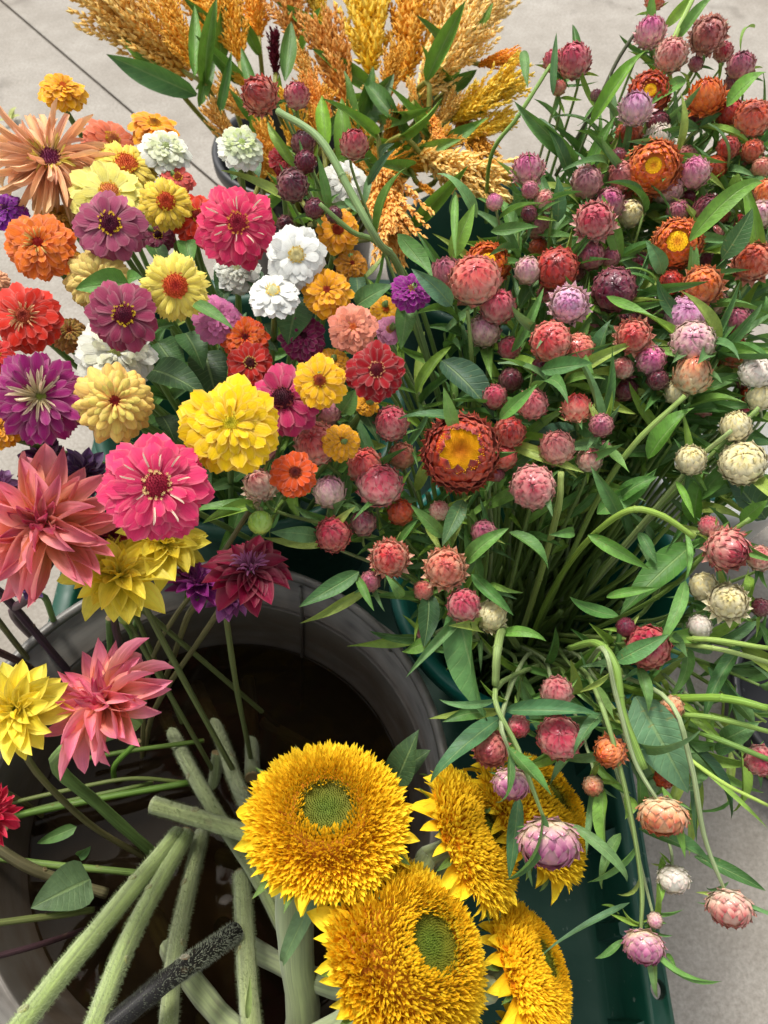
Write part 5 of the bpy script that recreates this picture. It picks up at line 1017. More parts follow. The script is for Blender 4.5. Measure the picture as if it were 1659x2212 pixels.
SF = [
 # far right mass, bucket C
 (1414, 2, 24, .3, .9, 0, 'half', 'redor', 'orange strawflower on a tall dark stem at the upper edge', 'C'),
 (1405, 72, 38, .0, 1.1, 1, 'half', 'pink', 'bright pink strawflower with upright pale outer bracts, highest of the pink ones', 'C'),
 (1450, 120, 33, .2, .5, 1.5, 'bud', 'creamro', 'blush and rose strawflower bud just under the highest pink bloom', 'C'),
 (1530, 76, 45, .1, .3, 1, 'half', 'crimson', 'crimson strawflower with ragged pale collar at the upper right', 'C'),
 (1600, 144, 28, .1, .8, 0, 'bud', 'mauve', 'mauve strawflower bud above the leafy tip near the edge', 'C'),
 (1585, 180, 20, -.1, .8, -2, 'bud', 'maroon', 'dull maroon bud right below the mauve one near the edge', 'C'),
 (1562, 112, 20, .2, .6, -2, 'bud', 'crimson', 'small crimson bud behind the ragged-collared crimson bloom', 'C'),
 (1503, 138, 15, .2, .6, -2, 'bud', 'mauve', 'tiny pink-mauve bud below the ragged-collared crimson bloom', 'C'),
 (1240, 132, 34, -.1, .7, 0, 'bud', 'rose', 'dusky rose strawflower at the end of the spray furthest left over bare floor', 'C'),
 (1196, 132, 22, -.2, .8, -1, 'bud', 'rose', 'faded rose bud touching the dusky rose bloom on its left', 'C'),
 (1207, 190, 15, 0, 1.2, -1, 'bud', 'peach', 'withered brownish bud under the dusky rose bloom', 'C'),
 (1288, 206, 12, .2, 1.0, -1, 'bud', 'maroon', 'tiny dark bud on the leafy shoot over bare floor', 'C'),
 (1404, 198, 42, .1, .35, 0, 'open', 'redor', 'red-orange open strawflower with a small golden eye, above the pale pink one', 'C'),
 (1373, 237, 42, .0, 1.0, 2, 'half', 'lilac', 'pale pink strawflower like a small crown, under the red-orange one', 'C'),
 (1526, 212, 46, -.05, 1.2, 1, 'half', 'orange', 'apricot orange strawflower seen from the side on a pale stem', 'C'),
 (1625, 256, 38, .2, .6, 1, 'ball', 'redor', 'glossy red-orange strawflower, larger of the touching pair at the edge', 'C'),
 (1577, 246, 28, -.1, .7, -.5, 'bud', 'red', 'dark red strawflower, smaller of the touching pair', 'C'),
 (1422, 266, 23, .1, .6, -2, 'bud', 'maroon', 'dark crimson bud behind the pale pink crown-like bloom', 'C'),
 (1359, 288, 27, -.2, .4, -2, 'bud', 'redor', 'orange-red bud behind the stem of the pale pink bloom', 'C'),
 (1424, 302, 38, .1, .9, -1, 'half', 'white', 'creamy white strawflower peeping over the big orange one', 'C'),
 (1411, 360, 55, .05, .2, 2, 'open', 'orange', 'big orange open strawflower with yellow eye, highest of the large open ones', 'C'),
 (1343, 380, 30, -.2, .4, 0, 'bud', 'crimson', 'crimson bud tucked against the left of the big orange open bloom', 'C'),
 (1336, 338, 17, -.1, .4, 0, 'bud', 'maroon', 'small dark bud above the crimson one beside the big orange bloom', 'C'),
 (1501, 374, 31, -.2, .8, 1, 'bud', 'pink', 'vivid pink bud right of the big orange open bloom', 'C'),
 (1573, 320, 23, .0, .5, 0, 'bud', 'red', 'round brick red bud below the dark red bloom of the pair', 'C'),
 (1625, 327, 23, .1, .5, 0, 'bud', 'redor', 'orange-red bud at the photo\'s edge below the glossy red-orange bloom', 'C'),
 (1645, 362, 20, .1, .5, 0, 'bud', 'peach', 'peach bud cut by the photo\'s edge beneath the orange-red bud', 'C'),
 (1544, 364, 24, .0, .4, -1, 'bud', 'redor', 'red and yellow bud between the vivid pink and brick red ones', 'C'),
 (1141, 368, 40, -.1, .8, 1, 'half', 'pink', 'pink strawflower at the bucket\'s rim with shaggy outer bracts', 'C'),
 (1145, 410, 18, -.1, .4, 2, 'bud', 'mauve', 'small mauve bud on the front of the shaggy pink bloom', 'C'),
 (1176, 434, 22, .1, .4, 1, 'bud', 'creamro', 'salmon and cream bud right below the shaggy pink bloom', 'C'),
 (1143, 462, 17, -.1, .4, 1, 'bud', 'wine', 'dark magenta bud below the shaggy pink bloom', 'C'),
 (1068, 437, 17, -.2, 1.0, 1, 'bud', 'pink', 'lone pointed magenta bud in front of the dark bucket opening', 'C'),
 (1268, 393, 32, .0, .5, 1, 'bud', 'mauve', 'round mauve-rose bud left of the crimson one by the big orange bloom', 'C'),
 (1316, 440, 38, .1, .5, -.5, 'half', 'pink', 'pink strawflower with pale collar right behind the large rose one', 'C'),
 (1362, 462, 28, .2, .4, -2, 'bud', 'cream', 'cream bud in shade behind the pink pale-collared bloom', 'C'),
 (1285, 480, 50, -.05, .35, 2.5, 'half', 'rose', 'large rose strawflower with tan collar, above the dark red round one', 'B'),
 (1443, 408, 32, .1, .5, -1, 'bud', 'blush', 'blush pink bud directly below the big orange open bloom', 'C'),
 (1465, 457, 23, .1, .4, -.5, 'bud', 'mauve', 'small mauve bud above the yellow-eyed orange bloom', 'C'),
 (1529, 457, 32, .1, .5, 0, 'bud', 'maroon', 'plump maroon-purple bud above and right of the yellow-eyed orange bloom', 'C'),
 (1488, 425, 14, .1, .5, -2, 'bud', 'wine', 'tiny wine bud between the vivid pink and maroon-purple ones', 'C'),
 (1463, 524, 50, .0, .2, 2, 'open', 'orange', 'orange open strawflower with broad bright yellow eye, in the middle of the mass', 'B'),
 (1642, 464, 29, .1, .4, 1, 'bud', 'blush', 'pale mauve bud at the photo\'s edge above the orange-tipped one', 'C'),
 (1655, 415, 26, .1, .4, 1, 'bud', 'orange', 'orange bud cut by the photo\'s edge above the pale mauve one', 'C'),
 (1622, 505, 22, .1, .4, -.5, 'bud', 'orange', 'bright orange bud above the large striped orange bloom', 'C'),
 (1627, 566, 50, .05, .3, 2, 'half', 'redor', 'large orange strawflower with dark red tips at the photo\'s edge', 'B'),
 (1203, 580, 44, -.05, .3, 1, 'ball', 'red', 'round dark red strawflower above the lilac pink one', 'B'),
 (1229, 659, 49, .0, .18, 2, 'half', 'lilac', 'lilac pink strawflower with jagged dusky collar, facing up', 'B'),
 (1327, 626, 46, .02, .15, 1, 'ball', 'wine', 'deep wine-maroon strawflower right of the lilac pink one', 'B'),
 (1275, 553, 29, .0, .4, 0, 'bud', 'mauve', 'mauve bud above the deep wine one', 'B'),
 (1318, 557, 21, .1, .4, -1, 'bud', 'mauve', 'smaller mauve bud touching the mauve one above the deep wine bloom', 'B'),
 (1190, 738, 43, -.1, .25, 2, 'ball', 'coral', 'coral round strawflower overlapping the peach one', 'B'),
 (1247, 758, 37, .1, .25, .5, 'ball', 'peach', 'peach round strawflower behind the coral one', 'B'),
 (1368, 727, 45, .0, .2, 1.5, 'half', 'coral', 'coral strawflower with spiky star collar below the deep wine one', 'B'),
 (1406, 778, 30, .1, .3, .5, 'bud', 'pink', 'round pink bud under the coral star-collared bloom', 'B'),
 (1345, 795, 23, -.1, .4, -.5, 'bud', 'creamro', 'cream-pink bud below and left of the star-collared coral bloom', 'B'),
 (1496, 740, 46, .0, .3, 1.5, 'ball', 'blush', 'pearly white and mauve round strawflower, lower of the pale pair', 'B'),
 (1484, 683, 44, -.05, .4, -.2, 'ball', 'lilac', 'blush pink round strawflower, upper of the pale pair', 'B'),
 (1518, 618, 50, .0, .25, 1.5, 'half', 'orange', 'fiery orange strawflower with spiky pointed collar', 'B'),
 (1449, 611, 25, -.1, .4, 0, 'bud', 'red', 'brick red bud touching the fiery orange spiky one', 'B'),
 (1592, 695, 31, .0, .5, .5, 'bud', 'mauve', 'glossy mauve bud right of the blush round one', 'B'),
 (1496, 812, 38, .3, 1.3, 1, 'bud', 'creamor', 'cream and orange strawflower seen from below on a long bare stem', 'B'),
 (1586, 762, 30, .2, .4, -.5, 'bud', 'redor', 'orange-red strawflower right of the pearly white one', 'B'),
 (1421, 820, 22, .1, .3, 0, 'bud', 'wine', 'dark magenta bud left of the cream and orange bloom', 'B'),
 (1352, 842, 24, .1, .3, -3, 'bud', 'maroon', 'maroon bud deep in shade below the cream-pink one', 'B'),
 (1461, 848, 25, .1, .5, -1, 'bud', 'cream', 'greenish cream bud half hidden below the dark magenta one', 'B'),
 (1637, 802, 37, .0, .4, 2, 'ball', 'white', 'white round strawflower with a pink top at the photo\'s edge', 'B'),
 (1642, 858, 28, .1, .8, .5, 'bud', 'cream', 'cream strawflower just below the white one with the pink top', 'B'),
 (1589, 922, 31, .0, .7, 1, 'bud', 'cream', 'pointed cream bud above the round cream strawflower', 'B'),
 (1604, 1000, 47, .05, .45, 1, 'ball', 'cream', 'round cream strawflower with a small brown eye', 'B'),
 (1492, 994, 31, .1, .5, .5, 'bud', 'cream', 'cream bud left of the round cream strawflower', 'B'),
 (1150, 873, 32, .0, .35, 1, 'bud', 'rose', 'round rosy red bud right of the large red yellow-eyed bloom', 'B'),
 (1246, 884, 38, .0, 1.3, .5, 'half', 'coral', 'flat coral red strawflower seen edge on beside the mauve bud', 'B'),
 (1299, 919, 25, .0, .15, 2, 'bud', 'mauve', 'round mauve bud with a dark pit, right of the flat coral red bloom', 'B'),
 (1203, 968, 36, -.1, .6, 1, 'bud', 'crimson', 'rosy crimson bud with a pale base on a leafy upright stem', 'B'),
 (1272, 994, 26, .2, .8, -.5, 'bud', 'creamro', 'spent cream and rose bloom beside the rosy crimson bud', 'B'),
 (1303, 970, 17, .1, .5, -2, 'bud', 'mauve', 'dim mauve bud under the pitted mauve one', 'B'),
 (1140, 585, 28, -.1, .5, .5, 'bud', 'blush', 'cream-pink bud left of the round dark red strawflower', 'B'),
 (1170, 795, 22, -.1, .4, -2, 'bud', 'maroon', 'dark red bud in shade under the coral round bloom', 'B'),
 (1026, 607, 55, .0, .65, 2, 'ball', 'coral', 'wide salmon strawflower like a bun on a straight stem', 'B'),
 (965, 596, 36, -.3, 1.0, 0, 'bud', 'mauve', 'mauve strawflower turned away behind the wide salmon one', 'B'),
 (1075, 663, 36, .1, .5, .5, 'bud', 'rose', 'rose strawflower just below the wide salmon one', 'B'),
 (1054, 565, 46, .1, .5, -1.5, 'open', 'orange', 'golden yellow flower largely hidden by the wide salmon one', 'B'),
 (1046, 715, 34, -.1, .5, -2, 'bud', 'blush', 'pale rose strawflower in shade left of the coral round one', 'B'),
 (1100, 752, 24, .1, .4, -2.5, 'bud', 'rose', 'rose bud in shade left of the coral round bloom\'s stem', 'B'),
 (1068, 858, 26, -.1, .5, -1.5, 'bud', 'rose', 'rosy bud under a curled leaf above the large red yellow-eyed bloom', 'B'),
 (1103, 822, 25, .1, .4, -3, 'bud', 'maroon', 'brownish maroon bud in deep shade above the rosy red one', 'B'),
 # middle
 (996, 975, 80, -.03, .12, 4, 'open', 'bigred', 'largest strawflower, dark red with a wide golden yellow centre', 'B'),
 (1100, 935, 33, .2, .5, 1, 'bud', 'red', 'red bud tight against the right of the largest strawflower', 'B'),
 (1088, 988, 27, .2, .5, .3, 'bud', 'coral', 'orange-red bloom behind a green wisp, below the red bud', 'B'),
 (1073, 1023, 17, .2, .4, -.5, 'bud', 'mauve', 'small mauve bud just right of the largest strawflower\'s lower edge', 'B'),
 (1151, 1052, 47, -.02, .12, 2, 'ball', 'rose', 'round rose strawflower with swirled bracts and one leaf flap', 'B'),
 (1045, 1151, 27, -.1, .3, 1.5, 'bud', 'mauve', 'mauve-pink bud with a green leaf tip on its face', 'B'),
 (949, 1103, 21, -.1, .8, -.5, 'bud', 'creamro', 'oval cream and rose bud below the largest strawflower', 'B'),
 (962, 1228, 53, .0, .18, 3, 'half', 'peach', 'peach-pink strawflower with a dark pin-hole centre, beside the coral one', 'B'),
 (842, 1205, 49, -.05, .15, 2, 'half', 'coral', 'coral strawflower with jagged collar, beside the peach-pink one', 'B'),
 (1002, 1308, 35, .0, .3, 3.5, 'bud', 'rose', 'rose bud in front of the cream bloom above the long big leaf', 'B'),
 (1060, 1332, 40, .5, .5, .5, 'half', 'cream', 'cream strawflower with a green leaf tucked in it, beside the rose bud', 'B'),
 (914, 1276, 21, -.1, .4, -1, 'bud', 'coral', 'coral bud peeping out below the peach-pink bloom', 'B'),
 (790, 1008, 38, -.2, .5, .5, 'bud', 'coral', 'coral red bud behind the flattened rose one', 'B'),
 (820, 1048, 48, .0, .75, 1.5, 'ball', 'rose', 'flattened rose strawflower on the left flank of the bunch', 'B'),
 (785, 1131, 27, -.1, .7, 1, 'bud', 'maroon', 'small dusky red bud between the coral bloom and flattened rose one', 'B'),
 (720, 1155, 37, -.1, .3, 2, 'bud', 'crimson', 'round crimson-rose bud striped by a small green leaf', 'B'),
 (712, 1063, 33, -.1, .9, 1.5, 'bud', 'blush', 'pale pink bristly strawflower above the crimson-rose bud', 'B'),
 (845, 915, 36, -.1, .5, 1, 'bud', 'rose', 'rose bud beside the crimson zinnia', 'B'),
 (683, 958, 46, -.15, .35, 2.5, 'ball', 'coral', 'coral strawflower lying over the golden and raspberry zinnias', 'B'),
 (563, 1049, 43, -.4, .6, 2, 'half', 'creamro', 'spiky pale pink strawflower furthest left above the green bud', 'B'),
 (571, 970, 26, -.4, .5, 3, 'bud', 'mauve', 'mauve bud against the biggest yellow zinnia', 'B'),
 (708, 890, 28, -.2, .4, .5, 'bud', 'mauve', 'mauve bud poking out under the bright yellow zinnia', 'B'),
 (799, 1256, 22, -.1, .2, 1, 'bud', 'mauve', 'mauve bud just below the coral jagged-collared bloom', 'B'),
 (915, 1366, 17, .0, .2, -2, 'bud', 'mauve', 'small mauve bud low beside the teal bucket rim', 'B'),
 (865, 1107, 27, -.1, .7, -.5, 'bud', 'redor', 'orange-red bud behind a pointed leaf, above the coral bloom', 'B'),
 (868, 985, 28, -.1, .4, -2, 'bud', 'peach', 'dim peach bud between leaves left of the largest strawflower', 'B'),
 # upper left, over the zinnias
 (562, 207, 46, -.55, .45, 12, 'half', 'red', 'red strawflower leaning left in front of the orange plumes', 'B'),
 (641, 207, 26, .1, 1.0, 11, 'bud', 'crimson', 'crimson bud on a pale curved stalk right of the red strawflower', 'B'),
 (765, 313, 29, -.05, 1.1, 9, 'bud', 'crimson', 'lone maroon pointed bud in front of the orange plumes', 'B'),
 (632, 401, 33, .0, .4, 9, 'bud', 'wine', 'egg-shaped dark maroon bud, biggest of the dark cluster', 'B'),
 (660, 350, 23, .1, .5, 8, 'bud', 'wine', 'glossy dark maroon bud in the middle of the dark cluster', 'B'),
 (655, 310, 25, .1, .9, 7, 'bud', 'maroon', 'rosy maroon bud topping the dark cluster', 'B'),
 (679, 450, 21, .0, .3, 8, 'bud', 'wine', 'round dark maroon bud below the egg-shaped one', 'B'),
 (722, 464, 17, .0, .3, 8, 'bud', 'wine', 'smallest dark maroon bud touching the golden zinnia', 'B'),
 (616, 484, 18, .0, .3, 5, 'bud', 'wine', 'dark bud between the hot pink and the white zinnia', 'B'),
 # right and lower flank
 (1570, 1186, 54, .55, -.25, 3, 'half', 'crimson', 'crimson strawflower with pale collar at the end of an arched stem', 'B'),
 (1531, 1136, 21, -.1, .6, 1, 'bud', 'rose', 'small rose bud behind the arched stem\'s crimson bloom', 'B'),
 (1642, 1206, 27, .1, .3, 1, 'bud', 'creamro', 'pink-cream bud touching the arched crimson bloom at the edge', 'B'),
 (1520, 1267, 29, -.1, .6, 0, 'bud', 'cream', 'cream bud behind the large cream strawflower', 'B'),
 (1573, 1301, 49, .15, .2, 2, 'half', 'cream', 'large cream strawflower with pointed collar and yellow heart', 'B'),
 (1511, 1354, 25, -.2, .4, 1, 'bud', 'white', 'smooth pale bud below the large cream strawflower', 'B'),
 (1643, 1312, 19, .1, .3, 0, 'bud', 'maroon', 'dark mauve bud right behind the large cream strawflower', 'B'),
 (1352, 1355, 20, -.1, .4, 1, 'bud', 'wine', 'smooth dark maroon bud beside the crimson one crossed by a leaf', 'B'),
 (1400, 1398, 45, .0, .25, 1.5, 'bud', 'crimson', 'dark crimson strawflower crossed by a long green leaf', 'B'),
 (1203, 1495, 33, .0, .4, 2, 'bud', 'rose', 'dusky rose round bud above the pitted rose one', 'B'),
 (1208, 1593, 46, .02, .18, 2, 'ball', 'rose', 'pitted rose strawflower over the deep orange sunflower', 'B'),
 (1452, 1527, 24, .1, -.3, 1.5, 'bud', 'creamor', 'glossy coral bud on a hooked stem beside the large grey-green leaf', 'B'),
 (1420, 1430, 10, .1, .2, 0, 'bud', 'mauve', 'tiny mauve bud under the leaf-crossed crimson bloom', 'B'),
 # hanging down
 (1060, 1617, 44, -.15, -.25, 3, 'half', 'crimson', 'rose strawflower partly behind a leaf above the mauve bud', 'B'),
 (1120, 1569, 23, .1, -.2, 1.5, 'bud', 'rose', 'small rose bud beneath the pale curved stems', 'B'),
 (1318, 1623, 40, -.55, -.35, 3, 'half', 'orange', 'orange and dark red strawflower tipped down, showing a yellow throat', 'B'),
 (1105, 1693, 39, .05, -1.3, 4.5, 'hang', 'creammv', 'mauve bud hanging over the sunflower behind, purple at its tip', 'B', 3, ((1100, 1625, .575), (1085, 1540, .59))),
 (1186, 1822, 63, .1, -1.9, 5.5, 'hang', 'creammv', 'large hanging mauve strawflower with cream outer bracts', 'B', 2, ((1170, 1755, .565), (1120, 1620, .575), (1070, 1490, .60))),
 (1281, 1697, 21, .0, -.4, 1, 'bud', 'creamor', 'small orange-tan bud beneath the tipped orange bloom', 'B'),
 (1431, 1763, 50, .1, -1.9, 4, 'hang', 'creamor', 'hanging cream and coral strawflower in front of the tray\'s rim', 'B', 2, ((1415, 1720, .585), (1370, 1640, .59), (1330, 1500, .59), (1300, 1400, .60))),
 (1435, 1681, 21, .1, -.3, 1, 'bud', 'redor', 'red bud under the large grey-green leaf', 'B'),
 (1455, 1900, 33, .2, -1.2, 1.5, 'hang', 'white', 'hanging white strawflower with brown flecks', 'B'),
 (1577, 1962, 46, .1, -1.6, 3.5, 'hang', 'creamro', 'hanging coral and white strawflower over the bare concrete', 'B', 1, ((1560, 1910, .59), (1520, 1800, .59), (1490, 1640, .585), (1430, 1500, .60))),
 (1391, 2046, 42, .0, -1.7, 3, 'hang', 'creammv', 'lowest hanging mauve strawflower by the tray\'s rim', 'B', 3, ((1385, 2005, .60), (1385, 1900, .60), (1350, 1700, .60), (1290, 1500, .61))),
 (1415, 1988, 16, .1, -.3, 2.5, 'bud', 'blush', 'tiny pale pink bud just above the lowest hanging bloom', 'B'),
 (1642, 1642, 31, .2, -.1, 2, 'bud', 'rose', 'rose bud hanging at the photo\'s edge over the concrete', 'B'),
]
SF_fix = []
for t in SF:
    t = list(t); kw = dict(bucket_=t[9]); 
    if len(t) > 10: kw['leaves'] = t[10]
    if len(t) > 11: kw['via'] = t[11]
    SF_fix.append((t[:9], kw))
HEADS = {}
for a, kw in SF_fix: HEADS[(a[0], a[1])] = straw(*a, **kw)
LBL = {(a[0], a[1]): a[8] for a, kw in SF_fix}
def short_near(u, v):
    t = LBL[min(LBL, key=lambda k: (k[0]-u)**2+(k[1]-v)**2)].split(',')[0]
    for w_ in (' tight against', ' tucked', ' peeping', ' beside', ' behind', ' above', ' below', ' under', ' right of', ' left of', ' touching', ' just', ' over', ' cut by', ' between', ' directly', ' hanging at', ' overlapping', ' hidden', ' in front'):
        if w_ in t and len(t[:t.index(w_)].split()) >= 3: t = t[:t.index(w_)]
    return ' '.join(t.split()[:8])
USED = set()
def pair_near(u, v):
    ks = sorted(LBL, key=lambda k: (k[0]-u)**2+(k[1]-v)**2)[:5]; out = []
    for k in ks:
        t = LBL[k].split(',')[0]
        for w_ in STOPW:
            if w_ in t and len(t[:t.index(w_)].split()) >= 2: t = t[:t.index(w_)]
        out.append(' '.join(t.split()[:5]))
    return [(a, b_) for a in out for b_ in out if a < b_]
STOPW = (' with', ' tight', ' tucked', ' peeping', ' beside', ' behind', ' above', ' below', ' under', ' right of', ' left of', ' touching', ' just', ' over', ' cut by', ' between', ' directly', ' hanging', ' overlapping', ' hidden', ' in ', ' at ', ' on ', ' deep', ' turned', ' seen', ' facing', ' crossed', ' poking')
def uniq(l, u, v, head='leafy shoot'):
    if l not in USED: USED.add(l); return l
    for a, b_ in pair_near(u, v):
        t = head+' between the '+a+' and the '+b_
        if t not in USED and len(t.split()) <= 16: USED.add(t); return t
    return l
# half-hidden buds deep in the bunch that nothing tells apart
rf = random.Random(21); n = 0
while n < 64:
    u, v = rf.uniform(1150, 1655), rf.uniform(240, 900)
    if v < 400 and u < 1330: continue
    straw(u, v, rf.uniform(18, 29), rf.uniform(-.3, .3), rf.uniform(.2, .9), rf.uniform(-7, -3), 'bud', rf.choice(['rose', 'maroon', 'crimson', 'mauve', 'redor', 'creamro', 'coral']),
          uniq('small bud deep in the leaves near the '+short_near(u, v), u, v, 'small buried bud'), 'C' if v < 470 else 'B', None, 3, None, False); n += 1

# leafy side stems without a visible bloom, filling the buckets
def leafy(u, v, d, lab, bk='B', seed=0, nl=11, L=(.045, .085)):
    rd = random.Random(seed); p = place(u, v, d); cen, R0, zr = MOUTH[bk]; foot = Vector((cen.x+rd.uniform(-.08, .08), cen.y+rd.uniform(-.08, .08), .082)); root = root_thing('leafy_shoot', foot)
    tag(root, uniq(lab+short_near(u, v), u, v), 'leafy shoot', 'leafy strawflower shoots without blooms')
    hv = Vector((p.x-cen.x, p.y-cen.y, 0)); mr = min(hv.length*.8, R0*.8); mouth = Vector((cen.x, cen.y, 0))+(hv.normalized()*mr if hv.length > 1e-3 else Vector())+Vector((0, 0, zr+.04))
    pts = [p, lerp(p, mouth, .5)+Vector((0, 0, .01)), mouth, lerp(mouth, foot, .5), foot]
    me, Q = stem_mesh('stem', [x-foot for x in pts], [.0012, .0022, .0028, .0032, .0034], M_STEM, 7, 5, .07, seed); paint(link('stem', me, root), rd.choice([S(124, 152, 78), S(140, 166, 84)]))
    for k in range(nl):
        i = int(rd.uniform(0, .5)**1.3*(len(Q)-1)); tg = (Q[i]-Q[min(len(Q)-1, i+1)]).normalized(); o = Quaternion(tg, k*2.4) @ tg.orthogonal().normalized()
        add_leaf(root, LF[rd.randrange(6)], Q[i]+foot, o+tg*rd.uniform(.2, 1.1), tg+Vector((rd.uniform(-.4, .4), -.4, .6)), rd.uniform(*L), rd.uniform(.6, 1.3), rd.choice(LG))
    return root
rl_ = random.Random(5)
for i in range(95):
    u = rl_.uniform(1120, 1660); v = rl_.uniform(260, 860)
    if v < 420 and u < 1300: continue
    leafy(u, v, interp(WD, v)+rl_.uniform(.0, .10), 'leafy shoot without a bloom, behind the ', 'C' if v < 450 else 'B', 100+i)
for i, (u, v, dd) in enumerate(((900, 1060, .03), (930, 1130, .03), (850, 1150, .05), (1010, 1100, .05), (1050, 1060, .04), (940, 1290, .03), (1120, 960, .04), (1190, 900, .03), (980, 850, .05), (900, 850, .06), (1010, 780, .06), (960, 720, .07), (1250, 960, .04), (880, 970, .04), (830, 1120, .05))):
    leafy(u, v, interp(WD, v)+dd, 'short bloomless leafy shoot behind the ', 'B', 200+i, 8, (.035, .065))
for i, (u, v, dd) in enumerate(((1640, 1480, .03), (1600, 1400, .05), (1655, 1560, .05), (1640, 1100, .03), (1500, 1080, .05), (1580, 1060, .06), (1450, 960, .05), (1380, 1560, .04), (1300, 1560, .04), (1240, 1500, .05), (1500, 1640, .04), (1600, 1640, .06))):
    leafy(u, v, interp(WD, v)+dd, 'drooping bloomless leafy shoot near the ', 'B', 300+i, 7, (.05, .085))

